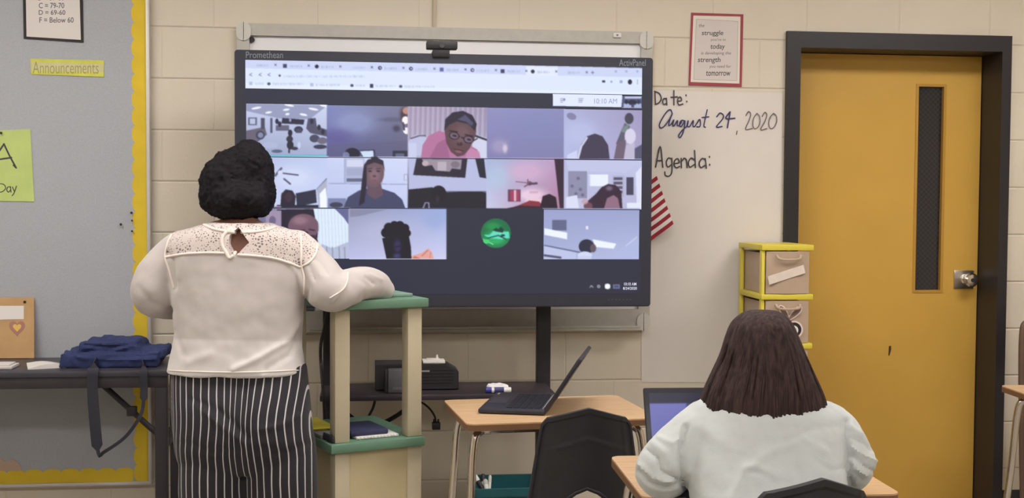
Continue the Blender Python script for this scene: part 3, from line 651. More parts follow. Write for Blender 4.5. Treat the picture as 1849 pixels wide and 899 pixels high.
# row 2 : picture above a dark sofa
tile(738, 287, 880, 377, (176, 180, 226), (196, 202, 246), (40, 38, 54), (34, 34, 48)); rect(738, 286, 880, 345, (180, 186, 232)); poly(((752, 286), (844, 286), (840, 321), (746, 316)), (46, 38, 58)); poly(((762, 287), (834, 288), (832, 306), (816, 304), (812, 310), (786, 308), (780, 298), (768, 300)), (156, 140, 160)); disc(768, 295, 6, 5, (190, 170, 180)); disc(822, 297, 8, 6, (128, 110, 132)); rect(790, 292, 806, 308, (186, 172, 190)); poly(((858, 286), (874, 286), (878, 322), (866, 320)), (40, 38, 58))
poly(((738, 342), (780, 338), (800, 348), (830, 346), (870, 346), (881, 350), (881, 378), (738, 378)), (34, 32, 46)); disc(792, 350, 14, 15, (28, 26, 40)); disc(790, 360, 4, 8, (70, 56, 74), .6, soft=1); line([(764, 376), (768, 366), (774, 366), (775, 376)], 2.4, (150, 136, 170))
# row 2 : pink room with a fan
tile(880, 287, 1020, 377, (160, 180, 224), (196, 150, 200), (200, 200, 240), (180, 110, 150)); disc(950, 310, 40, 20, (226, 170, 210), .6, soft=1); disc(900, 320, 22, 26, (170, 206, 236), .5, soft=1); disc(960, 352, 30, 14, (255, 216, 240), .7, soft=1)
poly(((1001, 287), (1020, 287), (1020, 378), (1011, 378)), (58, 36, 58)); disc(956, 331, 5, 4, (130, 80, 104)); line([(932, 328), (952, 330)], 1.8, (150, 92, 116)); line([(956, 332), (969, 331)], 4, (92, 64, 94)); line([(952, 334), (947, 337)], 2.4, (120, 80, 110)); line([(953, 324), (953, 330)], 2, (130, 84, 110)); rect(956, 345, 972, 349, (210, 160, 170), .8)
rect(917, 342, 940, 364, (118, 60, 92)); rect(922, 344, 937, 362, (182, 50, 96)); rect(928, 343, 932, 363, (226, 180, 200)); disc(966, 364, 18, 6, (240, 196, 210)); poly(((914, 378), (938, 370), (956, 362), (974, 364), (984, 378)), (150, 44, 64)); poly(((974, 378), (980, 354), (992, 350), (1004, 356), (1007, 378)), (46, 26, 46)); poly(((905, 378), (940, 371), (1000, 374), (1010, 378)), (56, 34, 54))
# row 2 : bright room, long hair
tile(1020, 289, 1159, 378, (176, 182, 232), (190, 196, 240), (190, 190, 232), (180, 180, 220)); poly(((1022, 290), (1159, 290), (1130, 312), (1026, 308)), (190, 194, 238)); rect(1026, 309, 1060, 358, (140, 140, 178)); rect(1063, 315, 1098, 336, (232, 240, 255)); rect(1063, 316, 1066, 336, (200, 208, 244)); rect(1106, 317, 1128, 356, (176, 176, 214))
for k in range(4): rect(1108, 320+k*8, 1124, 325+k*8, (88, 80, 112))
rect(1131, 320, 1144, 352, (70, 66, 98)); poly(((1148, 312), (1159, 300), (1159, 378), (1150, 378)), (220, 224, 250)); 
for x, y in ((1033, 336), (1040, 350), (1048, 342), (1036, 356), (1052, 352), (1044, 322)): disc(x, y, 3, 3, (106, 104, 144))
poly(((1022, 378), (1022, 356), (1042, 352), (1046, 378)), (216, 220, 250)); poly(((1058, 378), (1062, 362), (1076, 350), (1086, 338), (1098, 332), (1112, 334), (1122, 346), (1124, 378)), (58, 36, 60)); poly(((1090, 378), (1096, 358), (1108, 352), (1116, 358), (1120, 378)), (150, 104, 132)); disc(1100, 340, 7, 5, (130, 110, 150), .8, soft=1); disc(1062, 372, 8, 7, (120, 70, 90)); disc(1056, 364, 6, 5, (206, 150, 160), .7); rect(1132, 366, 1157, 378, (226, 230, 252))
# row 3 : face at the frame's edge and curtain
tile(444, 377, 631, 468, (110, 100, 150), (206, 222, 255), (60, 52, 80), (190, 200, 244)); rect(560, 376, 632, 468, (218, 236, 255)); poly(((500, 378), (566, 377), (574, 420), (570, 468), (500, 468)), (44, 36, 56))
rect(480, 380, 508, 414, (160, 140, 178)); disc(492, 398, 6, 8, (110, 100, 140)); disc(548, 410, 28, 24, (122, 84, 106)); disc(542, 398, 16, 9, (168, 124, 142), .7, soft=1); line([(536, 418), (550, 415)], 2.4, (64, 42, 60)); line([(558, 414), (568, 416)], 2.4, (64, 42, 60)); disc(553, 420, 4, 2, (56, 36, 50)); disc(565, 438, 9, 14, (64, 44, 66)); 
for x in range(574, 632, 6): line([(x, 377), (x+3, 450)], 1.6, (186, 206, 240), .6)
poly(((580, 440), (600, 448), (631, 436), (631, 468), (584, 468)), (150, 152, 196), .55); poly(((604, 376), (631, 376), (631, 408), (620, 392)), (96, 100, 160)); 
for x in (590, 600, 612, 622): line([(x, 446), (x+1, 468)], 2, (116, 116, 160), .6)
# row 3 : silhouette
tile(631, 378, 808, 468, (150, 152, 190), (150, 172, 236), (186, 190, 240), (206, 206, 248)); disc(700, 420, 60, 30, (182, 184, 224), .6, soft=1); poly(((632, 378), (700, 378), (650, 390), (632, 392)), (126, 126, 164), .7); disc(785, 395, 24, 22, (140, 164, 226), .5, soft=1)
for x, y, r in ((697, 420, 9), (702, 411, 9), (712, 407, 8), (722, 407, 8), (731, 412, 8), (735, 421, 7), (714, 418, 16), (722, 424, 16)): disc(x, y, r, r, (26, 24, 38))
poly(((690, 430), (738, 424), (742, 446), (743, 468), (698, 468)), (26, 24, 38)); disc(718, 444, 8, 14, (60, 50, 120), .7, soft=1); disc(717, 462, 8, 5, (70, 66, 150), .7, soft=1); line([(712, 446), (724, 444)], 2, (28, 24, 48)); poly(((743, 468), (744, 462), (762, 456), (774, 448), (780, 456), (784, 468)), (240, 160, 150)); line([(772, 452), (762, 462)], 1.6, (206, 110, 96)); poly(((744, 468), (748, 462), (758, 466), (760, 468)), (206, 110, 90)); line([(778, 456), (776, 466)], 1.6, (220, 130, 110))
CLIP[0] = None; rect(630, 467, 808, 469, (222, 226, 255)); 
# row 3 : avatar
tile(808, 378, 982, 468, (52, 54, 72), (52, 54, 72), (50, 52, 70), (50, 52, 70)); CLIP[0] = None; rect(808, 376, 982, 470, (52, 54, 72)); disc(895.5, 421, 27.5, 26.5, (28, 110, 70)); disc(895, 430, 24, 16, (50, 190, 110), .8, soft=1); disc(890, 408, 16, 8, (40, 160, 80), .7, soft=1)
poly(((873, 424), (884, 424), (893, 414), (905, 418), (919, 418), (920, 430), (906, 432), (884, 430)), (96, 222, 190)); poly(((889, 416), (896, 411), (900, 414), (904, 409), (910, 414), (908, 420), (896, 418)), (22, 62, 54)); line([(880, 430), (900, 425), (914, 432)], 2.2, (20, 80, 70)); line([(873, 432), (890, 441)], 1.6, (150, 236, 190)); disc(878, 436, 6, 4, (70, 210, 120)); disc(908, 425, 4, 2, (24, 60, 60))
# row 3 : ceiling lights
tile(982, 378, 1154, 469, (150, 158, 214), (150, 160, 214), (164, 176, 226), (180, 190, 240)); rect(997, 397, 1023, 416, (96, 102, 146)); poly(((983, 412), (1024, 420), (1024, 432), (983, 424)), (236, 244, 255)); poly(((1070, 432), (1113, 440), (1108, 449), (1076, 446)), (236, 244, 255)); line([(983, 443), (1060, 458)], 2.4, (96, 104, 150)); poly(((983, 444), (1040, 456), (1040, 468), (983, 468)), (186, 196, 240)); line([(983, 461), (1012, 465)], 4, (80, 84, 120)); rect(1058, 408, 1062, 414, (230, 236, 255))
line([(1130, 444), (1150, 428)], 2, (200, 206, 244)); poly(((1120, 450), (1154, 430), (1154, 469), (1100, 469)), (170, 184, 236), .7); disc(1059, 445, 14, 13, (46, 46, 70)); disc(1071, 448, 5.5, 7.5, (104, 82, 96)); disc(1056, 461, 13, 7, (206, 216, 250)); rect(1043, 462, 1068, 469, (196, 206, 246))
CLIP[0] = None
# task bar
line([(1065, 519), (1068, 515.5), (1071, 519)], 1.3, (190, 196, 220)); disc(1081, 517, 3, 3, (160, 168, 196)); disc(1081, 517, 1.2, 1.2, (60, 64, 84)); disc(1097, 517, 5, 5, (246, 250, 255)); rect(1092.5, 513, 1101.5, 521, (246, 250, 255)); rect(1107, 513.5, 1119, 521, (120, 128, 180)); rect(1108.5, 515, 1117.5, 519.5, (70, 76, 120))
def blur(a, s):
    r = int(3*s); k = np.exp(-.5*(np.arange(-r, r+1)/s)**2); k /= k.sum()
    for ax in (0, 1): a = np.apply_along_axis(lambda q: np.convolve(np.pad(q, r, mode='edge'), k, 'valid'), ax, a)
    return a
cv = blur(cv, 1.3)
sat = np.where((GY > 186+slope(GX)*.4) & ~((np.abs(GX-895) < 32) & (np.abs(GY-421) < 32)), .78, 1.0)[..., None]; cv = cv.mean(2, keepdims=True)*(1-sat)+cv*sat
def screen_mat(name, glow):
    m = bpy.data.materials.new(name); m.use_nodes = True; nt = m.node_tree; b = nt.nodes['Principled BSDF']
    b.inputs['Base Color'].default_value = (.01, .01, .012, 1); b.inputs['Roughness'].default_value = .35; b.inputs['Specular IOR Level'].default_value = .3
    a = nt.nodes.new('ShaderNodeAttribute'); a.attribute_name = 'picture'; nt.links.new(a.outputs['Color'], b.inputs['Emission Color']); b.inputs['Emission Strength'].default_value = glow; return m
M_LIT = screen_mat('lit_screen', 1.0)
SY = TY-.0012
def lit_tile(name, x0, y0, x1, y1, parent, Y, step=.0024, label=None):
    a = at(x0, y0, Y); b = at(x1, y1, Y); nx = max(2, int((b.x-a.x)/step)); nz = max(2, int((a.z-b.z)/step))
    X, Z = np.meshgrid(np.linspace(a.x, b.x, nx), np.linspace(a.z, b.z, nz)); P = np.stack([X.ravel(), np.full(X.size, Y), Z.ravel()], 1)
    idx = np.arange(nx*nz).reshape(nz, nx); F = np.stack([idx[:-1, :-1], idx[1:, :-1], idx[1:, 1:], idx[:-1, 1:]], -1).reshape(-1, 4)
    me = bpy.data.meshes.new(name); me.from_pydata(P.tolist(), [], F.tolist())
    px, py = to_px(P); u = np.clip((px-PX0)*SS-.5, 0, CW-1.01); v = np.clip((py-PY0)*SS-.5, 0, CH-1.01); i, j = u.astype(int), v.astype(int); fu, fv = (u-i)[:, None], (v-j)[:, None]
    c = (cv[j, i]*(1-fu)+cv[j, i+1]*fu)*(1-fv)+(cv[j+1, i]*(1-fu)+cv[j+1, i+1]*fu)*fv
    col = me.color_attributes.new('picture', 'FLOAT_COLOR', 'POINT'); q = np.ones((len(c), 4), np.float32); q[:, :3] = lin(c); col.data.foreach_set('color', q.ravel())
    o = obj(name, me, M_LIT, parent)
    if label: o['label'] = label
    return o
# the dark lit glass, then the window's bar and each caller's tile on it
screen = lit_tile('screen', 442, 109, 1157, 530, tv, TY-.0006, step=.02)
me = screen.data; q = np.ones((len(me.vertices), 4), np.float32); q[:, :3] = lin((46, 48, 65)); me.color_attributes['picture'].data.foreach_set('color', q.ravel())
lit_tile('browser_bar', 443, 108, 1159, 171, screen, SY, label='pale browser toolbar across the top of the screen')
lit_tile('call_status_box', 998, 169.5, 1123, 193.5, screen, SY-.0003); lit_tile('call_thumbnail', 1123, 173.5, 1159, 195.5, screen, SY-.0003)
for (x0, y0, x1, y1), lb in (((444.5, 187, 592, 283.5), 'video tile of a classroom'), ((592, 190, 738, 284.5), 'video tile of a blue ceiling with a lamp'), ((738, 192, 881, 286), 'video tile of a person in glasses and head wrap'), ((881, 194.5, 1020, 287), 'blank lilac video tile'), ((1020, 197, 1158.5, 288), 'video tile with a dark headboard'),
                             ((444.5, 283.5, 592, 375), 'video tile of a room with a ceiling fan'), ((592, 284.5, 738, 375.5), 'video tile of a person in a blue shirt in a kitchen'), ((738, 286, 880, 376.5), 'video tile of a picture above a dark sofa'), ((880, 287, 1020, 377.5), 'video tile of a pink lit room'), ((1020, 288.5, 1158, 378), 'video tile of a person with long hair in a bright room'),
                             ((444.5, 376, 631, 467), 'video tile of a forehead beside a white curtain'), ((631, 376.5, 808, 468), 'video tile of a silhouetted head'), ((868, 394, 923, 448), 'round green avatar'), ((982, 378.5, 1153.5, 468), 'video tile of ceiling lamps')):
    if 'avatar' in lb:
        o = lit_tile('avatar', x0, y0, x1, y1, screen, SY, label=lb); bm = BM(); bm.from_mesh(o.data); c = at(895.5, 421, SY); c = WM[o.name].inverted() @ c; r = 27/470
        bmesh.ops.delete(bm, geom=[f for f in bm.faces if math.hypot(f.calc_center_median().x-c.x, f.calc_center_median().z-c.z) > r], context='FACES'); bm.to_mesh(o.data); bm.free()
    else: lit_tile('video_tile', x0, y0, x1, y1, screen, SY, label=lb)
lit_tile('taskbar_icons', 1062, 511, 1122, 523, screen, SY)
M_TXT = mat('screen_text', (20, 20, 24), .5, emit=(L4((150, 158, 200)), 1)); M_TXT2 = mat('screen_text_white', (20, 20, 24), .5, emit=(L4((225, 228, 245)), 1))
text('10:10 AM', (1073, 178, 1114, 187), SY-.001, M_TXT, screen, 'clock_text'); text('10:10 AM', (1127, 510, 1149, 515.5), SY-.001, M_TXT2, screen, 'clock_text', bold=.01); text('8/24/2020', (1125, 518, 1150, 523), SY-.001, M_TXT2, screen, 'clock_text', bold=.01)
for o in bpy.data.objects:
    if o.name.startswith('clock_text'): o.data.transform(Matrix.Scale(1, 4))

# --- stand
st = thing('display_stand', 'black two column rolling stand carrying the big display', 'display stand', ((tx0+tx1)/2, -.25, 0))
SX0 = at(596, 650, -.23).x; SX1 = at(981, 640, -.23).x
for x in (SX0, SX1):
    bm = BM(); box(bm, (x-.027, -.25, .10), (x+.027, -.20, 1.75), .006); obj('column', bm, M_BLACK2, st)
for x in (SX0, SX1):
    bm = BM(); box(bm, (x-.03, -.62, .07), (x+.03, .0-.02, .11), .008); ft = obj('foot', bm, M_BLACK2, st)
    for y in (-.58, -.07):
        bm = BM(); cyl(bm, (x-.014, y, .033), (x+.014, y, .033), .032, 20); box(bm, (x-.02, y-.015, .035), (x-.014, y+.015, .075)); box(bm, (x+.014, y-.015, .035), (x+.02, y+.015, .075)); box(bm, (x-.02, y-.015, .06), (x+.02, y+.015, .075)); obj('caster', bm, M_BLACK, ft)
bm = BM(); box(bm, (SX0+.03, -.24, .12), (SX1-.03, -.21, .17), .004); obj('cross_bar', bm, M_BLACK2, st)
bm = BM()
for z in (1.25, 1.6): box(bm, (SX0-.05, -.285, z), (SX1+.05, -.25, z+.05), .004)
obj('mount_rail', bm, M_BLACK2, st)
sh0, sh1 = at(800, 693, -.25), at(800, 711, -.50); SHZ = (at(860, 711, -.5).z)
shx0, shx1 = SX0-.03, at(1003, 705, -.5).x
bm = BM(); box(bm, (shx0, -.50, SHZ-.022), (shx1, -.20, SHZ), .004); obj('shelf', bm, mat('dark_shelf', (54, 46, 52), .45, var=.08), st)

# --- webcam on the display
wc = thing('webcam', 'wide black webcam clipped on the top edge of the display', 'webcam', at(798, 97, TY+.02))
bm = BM(); a, b = at(770, 88, TY-.01), at(826, 75, TY-.01); box(bm, (a.x, TY-.02, a.z), (b.x, TY+.03, b.z), .004); wb_ = obj('camera_bar', bm, M_BLACK, wc)
bm = BM(); c = at(798, 81.5, TY-.02); cyl(bm, c+Vector((0, .004, 0)), c+Vector((0, -.004, 0)), .010, 20); obj('lens', bm, mat('lens_glass', (18, 18, 24), .1), wb_)
bm = BM(); a, b = at(781, 97, TY-.01), at(812, 87, TY-.01); box(bm, (a.x, TY-.012, a.z-.012), (b.x, TY, b.z+.002), .003); box(bm, (a.x, TY-.008, tz1+.0005), (b.x, TY+.1, tz1+.012), .002); box(bm, (a.x+.005, TY-.008, tz1+.004), (b.x-.005, TY+.02, b.z), .002); obj('clip', bm, M_BLACK, wc)

# --- things on the stand's shelf
z = SHZ
a, b = at(677, 706, -.36), at(827, 654, -.36)
cs = thing('desktop_computer', 'flat black computer case on the stand shelf with papers on it', 'computer', ((a.x+b.x)/2, -.34, z))
bm = BM(); HB = b.z-z; prism(bm, [Vector((a.x, -.40, z+.003)), Vector((b.x, -.40, z+.003)), Vector((b.x, -.40, z+HB-.03)), Vector((b.x-.05, -.40, z+HB)), Vector((a.x, -.40, z+HB))], (0, .13, 0)); bmesh.ops.bevel(bm, geom=bm.edges[:], offset=.002, segments=1, affect='EDGES'); obj('case', bm, mat('charcoal_case', (44, 42, 46), .4, var=.08), cs)
for i in range(5):
    bm = BM(); zz = z+.028+i*.012; box(bm, (b.x-.14, -.4025, zz), (b.x-.02, -.3995, zz+.003)); obj('vent', bm, M_BLACK, cs)
bm = BM(); p = at(768, 670, -.402); box(bm, p+Vector((-.016, -.001, -.003)), p+Vector((.016, .001, .003))); obj('badge', bm, mat('badge_grey', (150, 148, 150), .4), cs)
a, b = at(694, 708, -.43), at(731, 665, -.43)
rt = thing('router_box', 'small upright grey box standing before the black computer case', 'box', ((a.x+b.x)/2, -.44, z))
bm = BM(); box(bm, (a.x+.012, -.465, z+.001), (b.x, -.42, b.z), .004); obj('body', bm, mat('router_grey', (92, 90, 94), .45, var=.06), rt)
bm = BM(); box(bm, (a.x, -.466, z+.001), (a.x+.011, -.42, b.z), .003); obj('side_cover', bm, M_BLACK, rt)
bm = BM(); box(bm, (a.x+.03, -.466, z+.014), (b.x-.006, -.4645, z+.022)); obj('port_strip', bm, M_GREYINK, rt)
zt = z+HB
a, b = at(763, 660, -.36), at(803, 657, -.36)
bm = BM(); box(bm, (a.x, -.395, zt+.0005), (b.x, -.32, zt+.010), .002); box(bm, (a.x+.015, -.38, zt+.010), (b.x-.02, -.33, zt+.014), .001, None); 
prism(bm, [Vector((b.x-.034, -.36, zt+.012)), Vector((b.x-.024, -.36, zt+.012)), Vector((b.x-.026, -.36, zt+.028)), Vector((b.x-.032, -.36, zt+.026))], (0, .02, 0))
tag(obj('paper_stack', bm, M_PAPER), 'small stack of white papers on top of the black computer case', 'papers')
a, b = at(880, 709, -.49), at(923, 700, -.49)
mk = thing('dry_erase_marker', 'white marker with blue cap end lying on the stand shelf front edge', 'marker', ((a.x+b.x)/2, -.485, z))
r = .0105
bm = BM(); cyl(bm, (a.x+.016, -.483, z+r), (b.x, -.483, z+r), r, 20); obj('barrel', bm, M_WHITE, mk)
bm = BM(); cyl(bm, (a.x-.006, -.483, z+r), (a.x+.016, -.483, z+r), r*1.06, 20); obj('cap', bm, mat('marker_blue', (52, 54, 140), .4), mk)
bm = BM(); cyl(bm, (a.x+.026, -.483, z+r), (a.x+.062, -.483, z+r), r*1.02, 20); obj('label_band', bm, mat('label_navy', (60, 62, 110), .5), mk)
bm = BM(); rows = []
a, b = at(880, 700, -.44), at(919, 690, -.44)
box(bm, (a.x, -.46, z+.0005), (b.x, -.41, z+.026), .006); me = remesh(bm, .004, 2); wobble(me, .006, 40, 3); c_ = verts_of(me); c_[:, 2] = np.maximum(c_[:, 2], z+.0005); set_verts(me, c_)
tag(obj('crumpled_tissue', me, mat('tissue_white', (232, 226, 226), .9)), 'crumpled white tissue on the stand shelf behind the marker', 'tissue')

# --- cables
def cable(label, pts, r=.005, m=None):
    bm = BM(); tube(bm, [tuple(p) for p in catmull([tuple(q) for q in pts], 8)], r, 8, round_ends=True); return tag(obj('power_cable', bm, m or M_CABLE), label, 'cable')
cable('black cable hanging beside the left column of the display stand', [at(592, 560, -.30), at(586, 590, -.30), at(579, 625, -.30), at(580, 665, -.30), at(583, 700, -.52), at(586, 745, -.53), at(588, 830, -.5)], .006)
cable('thick black cable sagging in a loop beneath the stand shelf', [at(604, 722, -.182), at(633, 752, -.182), at(660, 767, -.182), at(690, 764, -.182), at(728, 742, -.182), at(752, 716, -.182)], .009)
cable('thin black cable dropping from the stand shelf to the sagging cable', [at(679, 712, -.228), at(674, 735, -.228), at(664, 756, -.228), at(655, 790, -.228), at(652, 840, -.228)], .005)
ad = thing('power_adapter', 'small black plug dangling by the student desk corner below the stand shelf', 'power adapter', at(787, 776, -.24))
bm = BM(); a, b = at(780, 775, -.24), at(795, 762, -.24); box(bm, (a.x, -.255, a.z), (b.x, -.225, b.z), .003); hs = obj('housing', bm, M_BLACK, ad)
bm = BM()
for q in (.25, .75): x = a.x+(b.x-a.x)*q; box(bm, (x-.004, -.245, b.z), (x+.004, -.235, b.z+.012), .001)
obj('prong', bm, M_BLACK2, hs)
bm = BM(); tube(bm, catmull([at(745, 722, -.24), at(762, 727, -.24), at(776, 738, -.24), at(785, 752, -.24), at(787, 763, -.24)], 8), .004, 8); obj('lead', bm, M_CABLE, ad)

# --- flag hung beside the display
FY = -.041
fl = thing('flag', 'small red and white striped flag hanging beside the right edge of the display', 'flag', at(1180, 415, FY))
p0 = at(1191, 333, FY); p1 = at(1180, 417, FY)
u = Vector((-.62, 0, .40)).normalized(); v = Vector((at(1205, 378, FY)-at(1190, 335, FY))); v = Vector((v.x, 0, v.z)).normalized()   # u along the fly, v across the stripes
M_RED = mat('flag_red', (150, 38, 52), .8, var=.06); M_FWH = mat('flag_white', (225, 216, 212), .8); M_FBL = mat('flag_blue', (44, 48, 96), .8)
u = Vector((-.80, 0, -.60)).normalized(); fw = .0162; corner = at(1190, 331, FY)-v*fw*2.0
bm = BM()
for k in range(13):
    for i in range(14):
        q = []
        for (s, t) in ((i, k), (i+1, k), (i+1, k+1), (i, k+1)):
            p = corner+v*(fw*t)+u*(.024*s); p.y = FY-.006+.004*math.sin(s*1.1+t*.25); q.append(bm.verts.new(p))
        f = bm.faces.new(q); f.material_index = 2 if (k < 7 and i >= 8) else (0 if k % 2 == 0 else 1)
bmesh.ops.remove_doubles(bm, verts=bm.verts[:], dist=.0005); bmesh.ops.solidify(bm, geom=bm.faces[:], thickness=.0012)
obj('cloth', bm, (M_RED, M_FWH, M_FBL), fl)
bm = BM(); e0 = corner+u*(.024*14)-v*.03; e1 = corner+u*(.024*14)+v*.34; tube(bm, [e0, e1], .005, 10); ell(bm, e0, (.009, .009, .009)); obj('stick', bm, M_WOODEDGE, fl)

# ================================================================== TABLE AT THE LEFT WITH THE BAG
TZ = .79
tf = on(303, 669, TZ); ty0 = tf.y; tx_r = tf.x; ty1 = -.07; tx_l = tx_r-1.45
tb = thing('folding_table', 'long dark folding table under the bulletin board', 'table', ((tx_l+tx_r)/2, (ty0+ty1)/2, 0))
M_TAB = mat('charcoal_laminate', (62, 60, 68), .4, var=.06); M_TABM = mat('dark_table_metal', (54, 50, 54), .45, var=.06)
bm = BM(); box(bm, (tx_l, ty0, TZ-.022), (tx_r, ty1, TZ), .004); obj('tabletop', bm, M_TAB, tb)
bm = BM(); box(bm, (tx_l+.02, ty0+.006, TZ-.062), (tx_r-.004, ty0+.03, TZ-.022), .002); box(bm, (tx_l+.02, ty1-.03, TZ-.062), (tx_r-.004, ty1-.006, TZ-.022), .002); obj('apron', bm, M_TABM, tb)
LW = .045
for x in (tx_l+.02, tx_r-LW-.004):
    for y in (ty0+.008, ty1-.045):
        bm = BM(); box(bm, (x, y, 0), (x+LW, y+.035, TZ-.022), .004); obj('leg', bm, M_TABM, tb)
lx = tx_r-LW/2
a = at(176, 686, (ty0+ty1)/2); b = at(287, 786, (ty0+ty1)/2); a = a+(a-b)*max(0, (TZ-.026-a.z)/(a.z-b.z))
bm = BM(); tube(bm, [a, b], .011, 10); br = obj('brace', bm, M_TABM, tb)
bm = BM(); box(bm, (lx-.016, ty0+.04, b.z-.016), (lx+.016, ty1-.04, b.z+.016), .003); obj('leg_crossbar', bm, M_TABM, tb)
m1 = a.lerp(b, .62); bm = BM(); box(bm, Vector((m1.x-.018, (ty0+ty1)/2-.014, m1.z-.018)), Vector((m1.x+.018, (ty0+ty1)/2+.014, m1.z+.018)), .004); obj('brace_lock', bm, M_TABM, br)

# blue tote bag lying on the table with its strap hanging over the edge
bag = thing('tote_bag', 'navy blue fabric tote bag lying folded on the dark table with strap hanging down', 'bag', on(205, 660, TZ))
M_BAG = mat('navy_canvas', (48, 56, 98), .85, var=.15, scale=14, bump=.4, bscale=300)
gx0, gx1 = at(110, 650, ty0+.14).x, at(298, 650, ty0+.14).x; gy = ty0+.185
bm = BM()
def slab(bm, x0, x1, z0, z1, y0, y1, sk=0): prism(bm, [Vector((x0, y0, z0)), Vector((x1, y0, z0)), Vector((x1+sk, y0, z1)), Vector((x0+.01, y0, z1))], (0, y1-y0, 0))
slab(bm, gx0, gx1-.02, TZ+.002, TZ+.052, gy-.10, gy+.12); slab(bm, gx0+.04, gx1, TZ+.03, TZ+.062, gy-.06, gy+.12)
slab(bm, gx0+.068, gx1-.075, TZ+.04, TZ+.09, gy-.08, gy+.11, -.02); slab(bm, gx0+.12, gx1-.10, TZ+.06, TZ+.098, gy-.03, gy+.09)
me = remesh(bm, .006, 5); wobble(me, .008, 14, 1); wobble(me, .004, 40, 5); c_ = verts_of(me); c_[:, 2] = np.maximum(c_[:, 2], TZ+.0015); set_verts(me, c_)
folds(me, [([(120, 640), (180, 632), (250, 640), (290, 640)], 3, -.006), ([(150, 622), (200, 628), (250, 620)], 3, -.006), ([(205, 635), (240, 622)], 3, .005), ([(140, 645), (200, 650), (280, 648)], 3, .005)])
body = obj('bag_body', me, M_BAG, bag)
M_STRAP = mat('dark_strap', (52, 52, 62), .8, var=.1)
bm = BM(); Ys = ty0-.018
pts = [at(174, 652, Ys+.13), at(172, 657, Ys+.06), at(168, 668, Ys), at(167, 700, Ys), at(171, 760, Ys), at(178, 819, Ys), at(188, 816, Ys-.01), at(225, 790, Ys-.01), at(250, 757, Ys-.01), at(258, 735, Ys-.005), at(260, 700, Ys), at(259, 669, Ys), at(257, 657, Ys+.06), at(256, 652, Ys+.13)]
cp_ = [Vector(q) for q in catmull([tuple(q) for q in pts], 6)]
prev = None
for i, p in enumerate(cp_):
    t = (cp_[min(i+1, len(cp_)-1)]-cp_[max(i-1, 0)]).normalized(); f_ = i/len(cp_)
    wdt = .019 if f_ < .36 else (.006 if f_ < .72 else .013)
    side = Vector((1, 0, 0)) if abs(t.z) > .5 else Vector((0, .3, 1)).normalized(); side = (side-t*side.dot(t)).normalized(); nn = t.cross(side)
    r_ = [bm.verts.new(p+side*wdt*sx+nn*.0015*sy) for sx, sy in ((-1, -1), (1, -1), (1, 1), (-1, 1))]
    if prev:
        for k in range(4): bm.faces.new((prev[k], prev[(k+1) % 4], r_[(k+1) % 4], r_[k]))
    else: bm.faces.new(r_)
    prev = r_
bm.faces.new(prev); obj('strap', bm, M_STRAP, bag)
# tan folder standing against the board
fo = thing('cardboard_folder', 'tan cardboard folder with a heart drawing leaning on the board at the table', 'folder', on(20, 647, TZ))
y0, y1 = -.062, -.036
a, b = at(-60, 645, y0), at(66, 644, y0); z1 = at(60, 537, y1).z
bm = BM(); prism(bm, [Vector((a.x, y0-.03, TZ+.001)), Vector((b.x, y0-.03, TZ+.001)), Vector((b.x-.012, y1-.002, z1)), Vector((a.x, y1-.002, z1))], (0, -.006, .001)); obj('cover', bm, mat('tan_card', (190, 152, 108), .8, var=.14, scale=9), fo)
def fp(px, py, e=.0015):                                              # a point on the folder's leaning face
    t = (at(px, py, y0-.02).z-TZ)/(z1-TZ); return at(px, py, (y0-.036)*(1-t)+(y1-.008)*t-e)
bm = BM(); prism(bm, [fp(-2, 552), fp(43, 552), fp(43, 576), fp(-2, 577)], (0, -.0005, 0)); obj('white_label', bm, M_PAPER, fo)
bm = BM(); hx, hy, hr = 31, 591, 8
hp = lambda r: [fp(hx+r*.95*math.sin(t)**3, hy-r*(.8125*math.cos(t)-.3125*math.cos(2*t)-.125*math.cos(3*t)-.0625*math.cos(4*t)), .002) for t in np.linspace(0, 2*math.pi, 28, endpoint=False)]
prism(bm, hp(15), (0, -.0004, 0)); ht = obj('heart_outline', bm, mat('heart_mauve', (172, 120, 112), .8), fo)
bm = BM(); prism(bm, [p+Vector((0, -.0006, 0)) for p in hp(8)], (0, -.0004, 0)); obj('heart_centre', bm, mat('heart_yellow', (222, 184, 96), .8), ht)
bm = BM(); p = fp(45, 545); cyl(bm, p, p+Vector((0, -.004, 0)), .005, 12); obj('fastener', bm, M_BLACK2, fo)
# white papers lying at the table's edge
pp = on(70, 660, TZ)
bm = BM(); a, b, c, d = on(50, 668, TZ), on(146, 663, TZ), on(124, 658, TZ), on(48, 657, TZ)
gr = []
for j in range(7):
    row = []
    for i in range(13):
        u, v = i/12, j/6; p = (a*(1-u)+b*u)*(1-v)+(d*(1-u)+c*u)*v; p.z = TZ+.003+.020*math.sin(math.pi*min(1, u*.9+.1))**2*(1-.4*v)*(1-u*.6); row.append(p)
    gr.append(row)
fa_ = [[bm.verts.new(p) for p in r] for r in gr]; fb_ = [[bm.verts.new((p.x, p.y, TZ+.001)) for p in r] for r in gr]
for j in range(6):
    for i in range(12): bm.faces.new((fa_[j][i], fa_[j][i+1], fa_[j+1][i+1], fa_[j+1][i])); bm.faces.new((fb_[j][i], fb_[j+1][i], fb_[j+1][i+1], fb_[j][i+1]))
for i in range(12):
    for j in (0, 6): bm.faces.new((fa_[j][i], fa_[j][i+1], fb_[j][i+1], fb_[j][i]))
for j in range(6):
    for i in (0, 12): bm.faces.new((fa_[j][i], fa_[j+1][i], fb_[j+1][i], fb_[j][i]))
tag(obj('open_booklet', bm, M_PAPER), 'open white booklet lying on the dark table between folder and tote bag', 'booklet')
a, b = on(-60, 668, TZ), on(46, 655, TZ)
